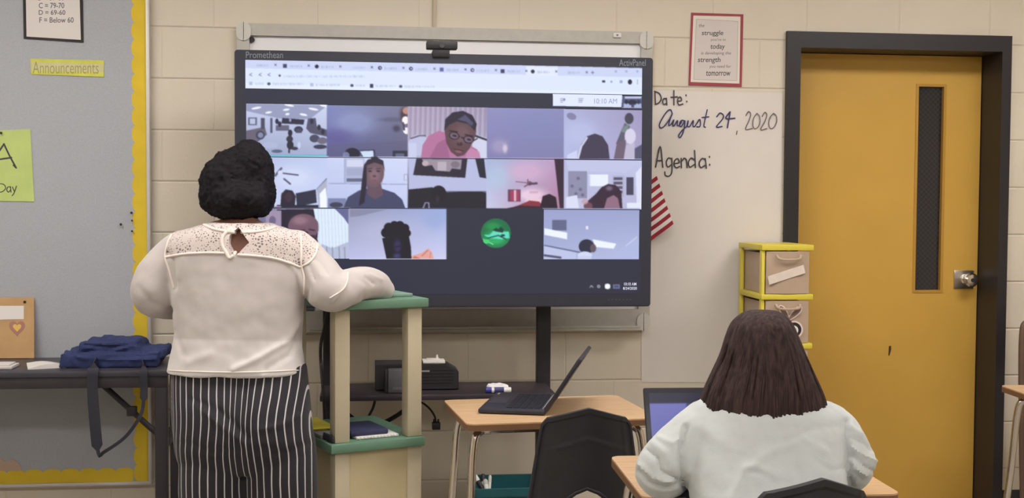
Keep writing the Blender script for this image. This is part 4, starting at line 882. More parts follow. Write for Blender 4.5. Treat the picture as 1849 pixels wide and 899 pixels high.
bm = BM(); box(bm, (a.x, a.y, TZ+.001), (b.x, a.y+.10, TZ+.012), .002); box(bm, (a.x+.05, a.y+.01, TZ+.012), (b.x-.01, a.y+.09, TZ+.018), .002)
tag(obj('paper_stack', bm, mat('paper_grey', (206, 200, 198), .8, var=.05)), 'stack of pale papers at the table edge in front of the cardboard folder', 'papers')
# outlet behind the teacher
a, b = at(301, 800, 0), at(318, 738, 0)
ou = thing('wall_outlet', 'grey wall outlet box by the dark table leg with a black plug', 'outlet', ((a.x+b.x)/2, -.02, a.z))
bm = BM(); box(bm, (a.x, -.03, a.z), (b.x+.03, 0, b.z), .004); obj('outlet_box', bm, mat('outlet_grey', (172, 168, 160), .5), ou)
bm = BM(); c = at(312, 776, -.03); box(bm, c+Vector((-.014, -.03, -.014)), c+Vector((.014, .001, .014)), .004); obj('plug', bm, M_BLACK, ou)
cable('black cord hanging from the wall outlet behind the dark table leg', [at(313, 784, -.06), at(320, 800, -.06), at(322, 820, -.06), at(314, 850, -.06), at(311, 880, -.06), at(310, 930, -.06)], .006)

# ================================================================== LECTERN
LZ, LS = 1.085, .619
A = dep(605, 548, 4.0); A.z = 0
ex = (VR*.28+VF*.15).normalized(); ey = Vector((-ex.y, ex.x, 0)); LWD, LD = .308, .43
rz = math.atan2(ex.y, ex.x)
lc = thing('lectern', 'cream wooden lectern with sea green top and middle shelf', 'lectern', A+ex*LWD/2+ey*LD/2, rz)
ML = Matrix.Translation(A) @ Matrix.Rotation(rz, 4, 'Z')
def lbox(bm, lo, hi, bev=.003): box(bm, lo, hi, bev, ML)
PW = .052
bm = BM(); lbox(bm, (-.022, -.02, LZ-.030), (LWD+.016, LD+.02, LZ), .004); obj('top', bm, M_GREEN, lc)
for x, y in ((0, 0), (LWD-PW, 0), (-.020, LD-PW)):
    bm = BM(); lbox(bm, (x, y, LS), (x+PW, y+PW, LZ-.030), .004); obj('post', bm, M_CREAM, lc)
bm = BM(); lbox(bm, (-.02, -.02, LS-.03), (LWD+.004, LD+.012, LS), .004); obj('shelf', bm, M_GREEN, lc)
for x, y in ((0, 0), (LWD-PW, 0), (0, LD-PW), (LWD-PW, LD-PW)):
    bm = BM(); lbox(bm, (x, y, 0), (x+PW, y+PW, LS-.03), .004); obj('lower_post', bm, M_CREAM, lc)
M_PANEL = mat('cream_panel', (198, 182, 144), .5, var=.03, scale=8)
bm = BM(); lbox(bm, (PW, .008, .05), (LWD-PW, .02, LS-.03), .001); obj('front_panel', bm, M_PANEL, lc)
for x in (.008, LWD-.02):
    bm = BM(); lbox(bm, (x, PW, .05), (x+.012, LD-PW, LS-.03), .001); obj('side_panel', bm, M_PANEL, lc)
def lp(x, y, z): return ML @ Vector((x, y, z))
# on its top
bm = BM(); box(bm, (.19, .06, LZ+.0005), (.30, .25, LZ+.011), .002, ML); tag(obj('green_notebook', bm, mat('grey_green_cover', (122, 148, 134), .6, var=.05)), 'grey green notebook lying on the lectern top', 'notebook')
bm = BM(); tube(bm, [lp(.15, .11, LZ+.001), lp(.155, .12, LZ+.028)], [.016, .006], 10); 
box(bm, (.115, .09, LZ+.0005), (.175, .17, LZ+.022), .006, ML)
tag(obj('computer_mouse', bm, M_BLACK), 'small black mouse at the end of the white sleeve on the lectern', 'mouse')
# on its middle shelf
nb = thing('spiral_notebook', 'navy covered notebook with white spiral edge on the lectern shelf', 'notebook', lp(.16, .10, LS))
bm = BM(); box(bm, (.085, .025, LS+.001), (.235, .20, LS+.009), .001, ML); obj('pages', bm, M_PAPER, nb)
bm = BM(); box(bm, (.07, .04, LS+.009), (.205, .21, LS+.028), .006, ML); obj('cover', bm, mat('navy_cover', (50, 52, 84), .6, var=.1), nb)
bm = BM()
for k in range(12):
    p = lp(.09+k*.012, .025, LS+.006); bmesh.ops.create_uvsphere(bm, u_segments=8, v_segments=6, radius=.0045, matrix=Matrix.Translation(p))
sp_ = obj('spiral', bm, M_WHITE, nb)
bm = BM(); box(bm, (-.015, .10, LS+.001), (.065, .37, LS+.012), .002, ML); tag(obj('grey_folder', bm, mat('grey_folder_card', (128, 124, 126), .7)), 'grey folder on the lectern shelf under the yellow folder', 'folder')
bm = BM(); box(bm, (-.015, .17, LS+.018), (.065, .37, LS+.024), .001, ML); box(bm, (-.010, .18, LS+.012), (.05, .36, LS+.018), .001, ML)
tag(obj('yellow_folder', bm, mat('yellow_folder_card', (212, 196, 70), .7, var=.05)), 'yellow folder on the lectern shelf, topmost of the pile', 'folder')
bm = BM(); box(bm, (-.012, .0, LS+.001), (-.001, .09, LS+.026), .003, ML); me = remesh(bm, .004, 2); wobble(me, .003, 60)
tag(obj('dark_pouch', me, mat('pouch_black', (48, 46, 56), .8)), 'small dark pouch at the near end of the lectern shelf beside the yellow folder', 'pouch')

# ================================================================== DRAWER TOWER BY THE DOOR
DY = -.33
d0, d1 = at(1377, 490, DY), at(1466, 490, DY); DT = at(1420, 442, DY).z; ndr = 6; DH = (at(1420, 442, DY).z-at(1420, 531, DY).z)
dw = thing('drawer_tower', 'tall plastic drawer tower with yellow frame and clear drawers beside the door', 'drawer tower', ((d0.x+d1.x)/2, DY/2-.02, 0))
M_YF = mat('yellow_plastic', (214, 197, 72), .4); M_CLR = mat('frosted_plastic', (196, 172, 150), .35, var=.05, scale=8, alpha=.80, spec=.4)
xb0, xb1, yb0, yb1 = d0.x, d1.x, DY, -.03; zb = DT-DH*ndr
for k in range(ndr+1):
    bm = BM(); z = DT-k*DH; box(bm, (xb0-.006, yb0-.008, z-.022), (xb1+.004, yb1, z), .0025); obj('frame_deck', bm, M_YF, dw)
for x, y in ((xb0-.004, yb0), (xb0-.004, yb1-.030), (xb1-.010, yb1-.030)):
    if 1:
        bm = BM(); box(bm, (x, y, zb-.02), (x+.014, y+.028, DT-.022), .003); obj('frame_post', bm, M_YF, dw)
for x in (xb0+.02, xb1-.02):
    for y in (yb0+.03, yb1-.03):
        bm = BM(); cyl(bm, (x, y, 0.0), (x, y, zb-.015), .014, 14); obj('foot', bm, M_YF, dw)
drawers = []
for k in range(ndr):
    z1, z0 = DT-k*DH-.024, DT-(k+1)*DH+.002; x0, x1 = xb0+.014, xb1-.012; t = .003
    bm = BM(); box(bm, (x0, yb0+.004, z0), (x1, yb1-.02, z0+t)); box(bm, (x0, yb0+.004, z0+t), (x0+t, yb1-.02, z1-.01)); box(bm, (x1-t, yb0+.004, z0+t), (x1, yb1-.02, z1-.01)); box(bm, (x0+t, yb1-.02-t, z0+t), (x1-t, yb1-.02, z1-.01))
    prism(bm, [Vector((x0+(x1-x0)*i/10, yb0-.010*math.sin(math.pi*i/10)-.001, z0)) for i in range(11)]+[Vector((x1, yb0+.004, z0)), Vector((x0, yb0+.004, z0))], (0, 0, z1-z0-.002))
    dr = obj('drawer', bm, M_CLR, dw); drawers.append(dr)
    bm = BM(); cx = (x0+x1)/2; tube(bm, catmull([(cx-.05, yb0-.010, z1-.016), (cx-.04, yb0-.022, z1-.03), (cx, yb0-.027, z1-.034), (cx+.04, yb0-.022, z1-.03), (cx+.05, yb0-.010, z1-.016)], 5), .005, 8); obj('drawer_handle', bm, M_CLR, dr)
bm = BM(); Yd = yb0-.013
prism(bm, [at(x, y, Yd) for x, y in ((1386, 499), (1451, 478), (1454, 493), (1389, 514))], (0, -.0008, 0)); lb = obj('drawer_label', bm, mat('label_paper', (218, 204, 192), .8, var=.05), drawers[0])
# sticker on the second drawer: two long petals over a ringed dot
def petal(x0, y0, x1, y1, wd, Y, grow=0):
    a_, b_ = np.array((x0, y0)), np.array((x1, y1)); d_ = (b_-a_)/np.linalg.norm(b_-a_); n_ = np.array((-d_[1], d_[0])); L_ = np.linalg.norm(b_-a_)+2*grow; a_ = a_-d_*grow; wd += grow
    prof = [(0, .25), (.15, .55), (.4, .85), (.65, 1), (.85, .85), (1, .25)]
    return [at(*(a_+d_*L_*t+n_*wd*q), Y) for t, q in prof]+[at(*(a_+d_*L_*t-n_*wd*q), Y) for t, q in reversed(prof)]
Yk = Yd-.001
circ = lambda cx, cy, r, Y: [at(cx+r*math.cos(a_), cy+r*math.sin(a_), Y) for a_ in np.linspace(0, 2*math.pi, 28, endpoint=False)]
bm = BM()
for q in ((1424, 576, 1409, 553, 4.2), (1425, 576, 1446, 555, 4.6)): prism(bm, petal(*q, Yk, 2.2), (0, -.0005, 0))
prism(bm, circ(1434, 595, 16, Yk-.0002), (0, -.0005, 0)); sk = obj('white_sticker', bm, mat('sticker_white', (222, 204, 196), .6), drawers[1])
bm = BM()
for q in ((1424, 576, 1409, 553, 4.2), (1425, 576, 1446, 555, 4.6)): prism(bm, petal(*q, Yk-.0008), (0, -.0004, 0))
obj('grey_petals', bm, mat('sticker_taupe', (122, 98, 92), .6, var=.15, scale=60), drawers[1])
bm = BM(); prism(bm, circ(1434, 595, 13, Yk-.0009), (0, -.0004, 0)); obj('dark_ring', bm, mat('sticker_black', (42, 30, 36), .6), drawers[1])
bm = BM(); prism(bm, circ(1433, 596, 8.5, Yk-.0014), (0, -.0004, 0)); obj('white_ring', bm, M_PAPER, drawers[1])
bm = BM(); prism(bm, circ(1432, 597, 6, Yk-.0019), (0, -.0004, 0)); obj('red_dot', bm, mat('sticker_red', (120, 60, 66), .6), drawers[1])

# ================================================================== STUDENT DESKS
DZ = .74
def desk(label, org, rz, group=None, W_=.61, D_=.46):
    """Student desk; org is its far left corner on the floor, x to the right, y away."""
    t = thing('student_desk', label, 'desk', org, rz, group); M = WM[t.name]
    def L(x, y, z): return M @ Vector((x, y, z))
    bm = BM(); prism(bm, [L(x, y, DZ-.017) for x, y in rrect(.001, -D_+.001, W_-.001, -.001, .028)], (0, 0, .017)); obj('desktop', bm, M_WOOD, t)
    bm = BM(); o1 = rrect(0, -D_, W_, 0, .029); i1 = rrect(.004, -D_+.004, W_-.004, -.004, .025); n = len(o1)
    v = [[bm.verts.new(L(x, y, z)) for x, y in q] for q in (o1, i1) for z in (DZ-.022, DZ-.004)]
    for k in range(n):
        j = (k+1) % n
        for a_, b_ in ((0, 1), (3, 2), (1, 3), (2, 0)): bm.faces.new((v[a_][k], v[a_][j], v[b_][j], v[b_][k]))
    obj('edge_band', bm, M_WOODEDGE, t)
    bm = BM(); prism(bm, [L(x, y, DZ-.021) for x, y in rrect(.006, -D_+.006, W_-.006, -.006, .02)], (0, 0, .004)); obj('underside', bm, M_WOODEDGE, t)
    for sx in (0, 1):
        for sy in (0, 1):
            x0 = .09 if sx == 0 else W_-.09; x1 = .035 if sx == 0 else W_-.035; x2 = -.005 if sx == 0 else W_+.005; y = -D_+.09 if sy == 0 else -.09; y2 = -D_+.02 if sy == 0 else -.02
            bm = BM(); tube(bm, catmull([L(x0, y, DZ-.036), L(x0+(x1-x0)*.6, y, DZ-.042), L(x1, y+(y2-y)*.15, DZ-.085), L(x1+(x2-x1)*.3, y+(y2-y)*.4, DZ-.3), L(x2, y2, .012)], 8), .0125, 14); lg = obj('leg', bm, M_CHROME, t)
            bm = BM(); e = L(x2, y2, 0); cyl(bm, e, e+Vector((0, 0, .022)), .017, 14); obj('glide', bm, M_BLACK, lg)
    bm = BM(); tube(bm, [L(.09, -D_+.09, DZ-.036), L(W_-.09, -D_+.09, DZ-.036)], .0115, 12); obj('under_bar', bm, M_CHROME, t); bm = BM(); tube(bm, [L(.09, -.09, DZ-.036), L(W_-.09, -.09, DZ-.036)], .0115, 12); obj('under_bar', bm, M_CHROME, t)
    bm = BM(); 
    a_ = [L(x, -D_+.05, DZ-.030) for x in (.16, .28)]; box(bm, (.15, -D_+.02, DZ-.034), (.29, -D_+.07, DZ-.022), .002, M); obj('mounting_plate', bm, mat('brown_steel', (92, 72, 62), .5), t)
    return t
a = on(800, 722, DZ); b = on(843, 766, DZ); rzc = math.atan2(a.y-b.y, a.x-b.x)-math.pi/2
desk('maple topped desk with chrome legs under the open laptop, in front of the display stand', Vector((a.x, a.y, 0)), rzc, 'student desks')
a2 = on(1101, 823, DZ); b2 = on(1141, 874, DZ); rzs = math.atan2(a2.y-b2.y, a2.x-b2.x)-math.pi/2
desk('maple topped desk with chrome legs where the seated person in grey works', Vector((a2.x, a2.y, 0)), rzs, 'student desks')
a3 = on(1804, 695, DZ); desk('maple topped desk with chrome legs at the right edge beyond the door', Vector((a3.x, a3.y, 0)), math.radians(-4), 'student desks')

# ================================================================== BLACK STUDENT CHAIRS
def chair_back_bm(M):
    """Black plastic back: gable top, flaring sides, a handle slot; x across, y depth (back face at -y), z up."""
    nu, nv = 56, 60; bm = BM(); front, back = [], []
    for j in range(nv+1):
        v = j/nv; rf, rb = [], []
        for i in range(nu+1):
            u = -1+2*i/nu; ztop = .825-.040*abs(u)**1.15-.05*max(0, abs(u)-.9)/.1*.35; z = .43+(ztop-.43)*v
            hw = .178-.050*max(0, (z-.43)/.36)**1.2; x = u*hw
            y = .055*u*u-.03*(1-v)**2*0+(.80-z)*.16*-1*0 + .0
            y += -.045*((z-.43)/.4)                                   # leans back
            rib = .0025*math.exp(-((abs(u)-.80)/.035)**2) + .003*math.exp(-(((z+.05*abs(u))-.735)/.006)**2)*(abs(u) < .8)
            th = .007+ (.006 if (abs(u) > .95 or v > .965) else 0)
            rf.append(bm.verts.new(M @ Vector((x, y+.006, z)))); rb.append(bm.verts.new(M @ Vector((x, y-th-rib, z))))
        front.append(rf); back.append(rb)
    for j in range(nv):
        for i in range(nu):
            bm.faces.new((front[j][i], front[j][i+1], front[j+1][i+1], front[j+1][i])); bm.faces.new((back[j][i], back[j+1][i], back[j+1][i+1], back[j][i+1]))
    for j in range(nv):
        bm.faces.new((front[j][0], front[j+1][0], back[j+1][0], back[j][0])); bm.faces.new((front[j][nu], back[j][nu], back[j+1][nu], front[j+1][nu]))
    for i in range(nu):
        bm.faces.new((front[0][i], back[0][i], back[0][i+1], front[0][i+1])); bm.faces.new((front[nv][i], front[nv][i+1], back[nv][i+1], back[nv][i]))
    bmesh.ops.recalc_face_normals(bm, faces=bm.faces); return bm
def chair(label, loc, rz, group, sx=1, sz=1):
    t = thing('student_chair', label, 'chair', loc, rz, group); M = WM[t.name]; S = Matrix.Diagonal((sx, 1, sz, 1))
    bm = chair_back_bm(Matrix()); me = bpy.data.meshes.new('cb'); bm.to_mesh(me); bm.free()
    cb = BM(); prism(cb, [Vector((x, -.2, z)) for x, z in ((0, .583), (.03, .570), (.075, .535), (.085, .49), (-.085, .49), (-.075, .535), (-.03, .570))], (0, .4, 0))
    me = boolean(me, cb); me.transform(M @ Matrix.Translation((0, -.205, 0)) @ S); bk = obj('backrest', me, M_BLACK, t, 35)
    bm = BM(); rim = [(0, .590), (.034, .576), (.081, .538), (.092, .49)]; rim = [(-x, z) for x, z in reversed(rim)]+rim[1:]
    P = [M @ Vector((x*sx, -.205+.055*(x/.16)**2-.045*((z-.43)/.4)-.009, z*sz)) for x, z in rim]; tube(bm, P, .004, 8); obj('slot_rim', bm, M_BLACK, bk)
    bm = BM(); rings = []
    for y, hw, z, d in ((-.20, .16, .455, .03), (-.17, .185, .445, .022), (-.05, .195, .438, .018), (.10, .200, .440, .018), (.18, .195, .442, .018), (.215, .18, .428, .016)):
        rings.append([M @ Vector((hw*sx*math.cos(a_)*1.0, y, z+(d/2)*math.sin(a_)+.016*math.cos(a_)**2)) for a_ in np.linspace(0, 2*math.pi, 24, endpoint=False)])
    loft(bm, rings); obj('seat', bm, M_BLACK, t)
    for q in (-1, 1):
        for yy, y2 in ((.14, .20), (-.14, -.21)):
            bm = BM(); tube(bm, catmull([M @ Vector((q*.10*sx, yy, .415)), M @ Vector((q*.15*sx, yy, .405)), M @ Vector((q*.175*sx, yy+(y2-yy)*.3, .33)), M @ Vector((q*.195*sx, y2, .01))], 8), .011, 12); lg = obj('leg', bm, M_CHROME, t)
            bm = BM(); e = M @ Vector((q*.195*sx, y2, 0)); cyl(bm, e, e+Vector((0, 0, .02)), .015, 12); obj('glide', bm, M_BLACK, lg)
    bm = BM(); tube(bm, [M @ Vector((-.1*sx, .14, .415)), M @ Vector((.1*sx, .14, .415))], .010, 10); tube(bm, [M @ Vector((-.1*sx, -.14, .415)), M @ Vector((.1*sx, -.14, .415))], .010, 10); obj('seat_bar', bm, M_CHROME, t)
    return t
c1 = dep(1071, 742, 3.52); rzv = -YAW
chair('black plastic student chair pushed against the desk with the open laptop', Vector((c1.x, c1.y, 0))+Vector((0, .25, 0)), rzv+math.radians(4), 'black student chairs')
c2 = dep(1455, 862, 2.46)
chair('black plastic student chair with the person in grey sitting on it', Vector((c2.x, c2.y, 0))+Vector((.03, .25, 0)), rzv+math.radians(8), 'black student chairs', .90, 1.05)

# ================================================================== LAPTOPS
M_LAP = mat('laptop_black', (46, 45, 54), .4, var=.06); M_KEY = mat('key_caps', (34, 33, 40), .5)
def laptop(label, M, W_, D_, H_, ang, paint, lit=True):
    """Base x across, y from front edge (0) to hinge (D_), z from the table; the lid leans back by ang."""
    t = thing('laptop', label, 'laptop', M.translation, M.to_euler().z); th = .016
    bm = BM(); box(bm, (0, 0, .002), (W_, D_, th), .004, M); base = obj('base', bm, M_LAP, t)
    bm = BM()
    for r in range(5):
        for k in range(14): x = .03+k*(W_-.06)/14; y = D_*.40+r*D_*.105; box(bm, (x, y, th), (x+(W_-.06)/14-.003, y+D_*.105-.004, th+.002), 0, M)
    obj('keyboard', bm, M_KEY, base)
    bm = BM(); box(bm, (W_*.34, D_*.05, th), (W_*.66, D_*.33, th+.0006), 0, M); obj('touchpad', bm, mat('touchpad', (58, 57, 66), .35), base)
    bm = BM(); box(bm, (.03, D_*.94, th), (W_-.03, D_*.965, th+.001), 0, M); obj('speaker_strip', bm, mat('strip_grey', (140, 138, 142), .4), base)
    bm = BM(); box(bm, (W_*.05, D_*.06, th), (W_*.15, D_*.085, th+.0005), 0, M); obj('palm_badge', bm, mat('badge_grey', (150, 148, 150), .4), base)
    LM = M @ Matrix.Translation((0, D_-.004, th+.002)) @ Matrix.Rotation(-ang, 4, 'X')
    bm = BM(); box(bm, (0, 0, 0), (W_, .013, H_), .003, LM); lid = obj('lid', bm, M_LAP, t)
    g = bpy.data.meshes.new('s'); nx, nz = 60, 40; P = []; C = []
    for j in range(nz+1):
        for i in range(nx+1):
            u, v = i/nx, j/nz; P.append(LM @ Vector((.012+u*(W_-.024), -.0006, .018+v*(H_-.032)))); C.append(paint(u, v))
    F = [(j*(nx+1)+i, j*(nx+1)+i+1, (j+1)*(nx+1)+i+1, (j+1)*(nx+1)+i) for j in range(nz) for i in range(nx)]
    g.from_pydata(P, [], F); ca = g.color_attributes.new('picture', 'FLOAT_COLOR', 'POINT'); q = np.ones((len(P), 4), np.float32); q[:, :3] = lin(np.array(C)); ca.data.foreach_set('color', q.ravel())
    obj('screen', g, M_LIT, lid, keep=True)
    bm = BM(); tube(bm, [M @ Vector((.03, D_-.002, th)), M @ Vector((W_-.03, D_-.002, th))], .006, 10); obj('hinge', bm, M_BLACK, base)
    return t
# laptop on the middle desk, its hinge to the right
zt = DZ+.0002
n0, n1 = on(863, 747, DZ), on(984, 751, DZ); f0 = on(873, 719, DZ)
hx = (n1-n0).normalized(); rl = math.atan2(hx.y, hx.x)
W1, D1 = .345, (n1-n0).length
# local x runs across the hinge line: from near to far means -? local y (front to hinge) is hx
MLp = Matrix.Translation(Vector((n0.x, n0.y, zt))+Vector((-hx.y, hx.x, 0))*W1) @ Matrix.Rotation(rl-math.pi/2, 4, 'Z')
laptop('open black laptop seen from its side on the desk before the display stand', MLp, W1, D1, .198, math.radians(33), lambda u, v: (40, 44, 60))
def p2(u, v):
    if v > .86: return (44, 44, 62)
    if v < .05: return (30, 30, 44)
    c = np.array((96, 98, 158))+np.array((18, 18, 26))*v
    if .13 < u < .30 and v < .42 and ((u-.215)/.075)**2+((v-.24)/.18)**2 < 1: c = np.array((30, 28, 44))
    if v > .72 and .32 < u < .5: c = np.array((70, 72, 120))
    return c
h0 = dep(1157, 700, 2.98)
MLs = Matrix.Translation(Vector((h0.x+.004, h0.y-.255, zt))) @ Matrix.Rotation(rzs, 4, 'Z')
laptop('open dark laptop with a lilac screen in front of the seated person in grey', MLs, .30, .20, .222, math.radians(24), p2)

# ================================================================== TEAL BIN WITH MARKERS
by_ = -.45
a, b = at(846, 858, by_+.13), at(958, 858, by_+.13); zt = a.z
bn = thing('teal_bin', 'teal plastic bin holding markers behind the black chair and desk', 'bin', ((a.x+b.x)/2, by_+.08, 0))
M_TEAL = mat('teal_plastic', (40, 98, 106), .4, var=.04)
x0, x1, y0, y1, tp = a.x, b.x+.02, by_-.10, by_+.13, .018
def bin_ring(z, g): return [Vector((x, y, z)) for x, y in rrect(x0+g, y0+g, x1-g, y1-g, .02, 4)]
bm = BM(); loft(bm, [bin_ring(0.001, tp), bin_ring(zt-.03, .003), bin_ring(zt-.03, -.006), bin_ring(zt, -.006), bin_ring(zt, .006), bin_ring(zt-.02, .009), bin_ring(zt-.17, .014)]); obj('bin_body', bm, M_TEAL, bn)
bm = BM(); prism(bm, [p for p in bin_ring(zt-.06, .009)], (0, 0, .003)); obj('tray', bm, M_TEAL, bn)
def marker(px0, py0, px1, py1, yy, mcol, label, r=.009):
    t = thing('marker', label, 'marker', at(px0, py0, yy), 0, 'markers in the teal bin')
    p = at(px0, py0, yy); q = at(px1, py1, yy+.02); bot = p+(p-q).normalized()*.03; d = (q-bot).normalized()
    bm = BM(); cyl(bm, bot, bot+(q-bot)*.6, r, 14); obj('barrel', bm, M_WHITE if mcol is not M_WHITE else M_BLACK, t)
    bm = BM(); tube(bm, [bot+(q-bot)*.6, q-d*.006, q], [r*1.08, r*1.08, r*.7], 14); obj('cap', bm, mcol, t)
yb_ = by_-.05
marker(866, 874, 856, 857, yb_, M_WHITE, 'white capped marker leaning out of the teal bin, leftmost of the group', .009)
marker(874, 876, 872, 856, yb_+.03, M_BLACK, 'black capped marker standing upright in the teal bin', .009)
marker(878, 878, 876, 866, yb_-.012, mat('cap_grey', (190, 188, 186), .4), 'short marker with a pale grey cap in the teal bin', .009)
marker(884, 876, 885, 858, yb_+.02, mat('cap_cream', (206, 198, 184), .4), 'slim marker with a cream cap in the teal bin, rightmost', .006)

# ================================================================== BROWN CHAIR BEHIND THE RIGHT DESK
M_BRN = mat('brown_steel_tube', (104, 84, 70), .4, .2); M_BRF = mat('dark_brown_vinyl', (84, 68, 60), .6, var=.1)
cx = at(1838, 640, -.32).x+.215; zt_ = at(1849, 571, -.32).z
bc = thing('folding_chair', 'brown metal folding chair standing behind the desk at the right edge', 'chair', (cx, -.40, 0))
bm = BM(); yb = -.34; tube(bm, catmull([(cx-.215, yb-.06, .0125), (cx-.213, yb-.02, .5), (cx-.21, yb, zt_-.09), (cx-.185, yb+.005, zt_-.02), (cx-.12, yb+.008, zt_), (cx+.12, yb+.008, zt_), (cx+.185, yb+.005, zt_-.02), (cx+.21, yb, zt_-.09), (cx+.213, yb-.02, .5), (cx+.215, yb-.06, .0125)], 8), .0125, 14); obj('back_frame', bm, M_BRN, bc)
bm = BM(); prism(bm, [Vector((x, yb+.004, z)) for x, z in rrect(cx-.198, zt_-.30, cx+.198, zt_-.03, .05)], (0, -.016, 0)); obj('backrest', bm, M_BRF, bc)
bm = BM(); box(bm, (cx-.20, yb-.40, .43), (cx+.20, yb-.03, .465), .015); obj('seat', bm, M_BRF, bc)
for q in (-1, 1):
    bm = BM(); tube(bm, [(cx+q*.19, yb-.36, .43), (cx+q*.195, yb-.10+.1, .0125)], .011, 12); tube(bm, [(cx+q*.2, yb-.10, .44), (cx+q*.2, yb-.40, .0125)], .011, 12); obj('leg', bm, M_BRN, bc)

# ================================================================== PEOPLE
def rows_to_rings(rows, n=44, e=2.3, sub=5):
    """rows of (photo y, left x, right x, half depth m, distance m): rings of a body or garment seen from behind."""
    out = []
    for y, xl, xr, hd, d in catmull(rows, sub):
        c = dep((xl+xr)/2, y, d); hw = (xr-xl)/2*d/FP; out.append(oval(c, hw, hd, n, e))
    return out
def limb(bm, pts, sub=6, seg=18):
    """pts of (x px, y px, distance, radius): a tapering limb or sleeve."""
    P = catmull([tuple(dep(x, y, d))+(r,) for x, y, d, r in pts], sub); tube(bm, [p[:3] for p in P], [max(.004, p[3]) for p in P], seg, round_ends=True)
def limb3(bm, pts, sub=6, seg=16):
    P = catmull([tuple(p)+(r,) for p, r in pts], sub); tube(bm, [p[:3] for p in P], [max(.003, p[3]) for p in P], seg, round_ends=True)
def hand(bm, wrist, fwd, side, up, s=1.0, curl=.25):
    """Palm, four bent fingers of different lengths and a thumb from the palm's side."""
    wrist, fwd, side, up = Vector(wrist), Vector(fwd).normalized(), Vector(side).normalized(), Vector(up).normalized()
    tube(bm, [wrist-fwd*.02*s, wrist+fwd*.02*s, wrist+fwd*.06*s, wrist+fwd*.088*s], [.026*s, .034*s, .041*s, .038*s], 16, flat=(up, .42), round_ends=True)
    for k, (o, L_) in enumerate(((-.030, .070), (-.010, .080), (.010, .075), (.029, .058))):
        b = wrist+fwd*.082*s+side*o*s; d1 = fwd-up*curl*.4; d2 = fwd-up*curl*1.6; d3 = fwd-up*curl*3.2
        p1 = b+d1.normalized()*L_*.45*s; p2_ = p1+d2.normalized()*L_*.32*s; p3 = p2_+d3.normalized()*L_*.24*s
        tube(bm, [b-fwd*.02*s, b, p1, p2_, p3], [.0095*s, .0098*s, .0092*s, .0082*s, .0070*s], 10, round_ends=True)
    b = wrist+fwd*.025*s-side*.03*s; p1 = b+(fwd*.5-side*.85-up*.2).normalized()*.035*s; p2_ = p1+(fwd*.9-side*.4-up*.3).normalized()*.03*s; p3 = p2_+(fwd-side*.1-up*.3).normalized()*.022*s
    tube(bm, [b+side*.012*s, b, p1, p2_, p3], [.013*s, .014*s, .0118*s, .0105*s, .0085*s], 10, round_ends=True)
def head(bm, c, f, up, s=1.0):
    """Skull, jaw, nose, brows, lips and ears round the centre c, facing f."""
    c, f, up = Vector(c), Vector(f).normalized(), Vector(up).normalized(); r = f.cross(up).normalized(); B = Matrix((r, f, up)).transposed().to_4x4()
    P = lambda x, y, z: c+(r*x+f*y+up*z)*s
    ell(bm, P(0, -.008, .025), (.076*s, .096*s, .092*s), B); ell(bm, P(0, .030, -.045), (.058*s, .062*s, .070*s), B); ell(bm, P(0, .062, -.092), (.028*s, .024*s, .022*s), B)
    tube(bm, [P(0, .086, .012), P(0, .104, -.022), P(0, .100, -.034)], [.010*s, .013*s, .012*s], 10, round_ends=True)
    for q in (-1, 1):
        ell(bm, P(q*.013, .094, -.034), (.010*s, .010*s, .008*s), B); ell(bm, P(q*.078, -.012, -.012), (.010*s, .020*s, .033*s), B); ell(bm, P(q*.032, .078, .030), (.022*s, .014*s, .008*s), B); ell(bm, P(q*.042, .058, -.035), (.024*s, .024*s, .022*s), B)
    for z, h in ((-.060, .008), (-.071, .009)): ell(bm, P(0, .086, z), (.024*s, .012*s, h*s*.7), B)
    return P, B
def eyes(P, B, s, parent, iris):
    for q in (-1, 1):
        bm = BM(); ell(bm, P(q*.032, .077, .006), (.0135*s, .0135*s, .0095*s), B, 16, 12); e = obj('eye', bm, mat('eye_white', (228, 224, 218), .3), parent)
        bm = BM(); ell(bm, P(q*.032, .0885, .006), (.0062*s, .003*s, .0062*s), B, 12, 8); obj('iris', bm, iris, e)
        bm = BM(); tube(bm, [P(q*.014, .094, .030), P(q*.034, .092, .036), P(q*.052, .078, .030)], [.0025*s, .0035*s, .002*s], 8, round_ends=True); obj('eyebrow', bm, M_HAIRD, parent)
    bm = BM(); tube(bm, [P(-.022, .090, -.065), P(-.008, .099, -.063), P(0, .1, -.065), P(.008, .099, -.063), P(.022, .090, -.065)], [.003*s, .006*s, .005*s, .006*s, .003*s], 10, round_ends=True); obj('lips', bm, mat('lip_tone', (140, 80, 78), .5), parent)
def hair_mat(name, c1, c2, vert=True):
    m = mat(name, c1, .7, var=.01, spec=.14, sheen=0)
    nt = m.node_tree; N = nt.nodes.new; K = nt.links.new; b = nt.nodes['Principled BSDF']
    tc = N('ShaderNodeTexCoord'); mp = N('ShaderNodeMapping'); mp.inputs['Scale'].default_value = (1, 1, .06) if vert else (1, 1, 1); K(tc.outputs['Object'], mp.inputs[0])
    n = N('ShaderNodeTexNoise'); n.inputs['Scale'].default_value = 140 if vert else 90; n.inputs['Detail'].default_value = 6; K(mp.outputs[0], n.inputs['Vector'])
    r = N('ShaderNodeValToRGB'); r.color_ramp.elements[0].color = L4(c2); r.color_ramp.elements[1].color = L4(c1); r.color_ramp.elements[0].position = .35; r.color_ramp.elements[1].position = .68
    K(n.outputs['Fac'], r.inputs[0]); K(r.outputs[0], b.inputs['Base Color'])
    bp = N('ShaderNodeBump'); bp.inputs['Strength'].default_value = .6; bp.inputs['Distance'].default_value = .003; K(n.outputs['Fac'], bp.inputs['Height']); K(bp.outputs[0], b.inputs['Normal'])
    return m
M_HAIRD = hair_mat('black_curls', (31, 28, 34), (15, 14, 18), False)
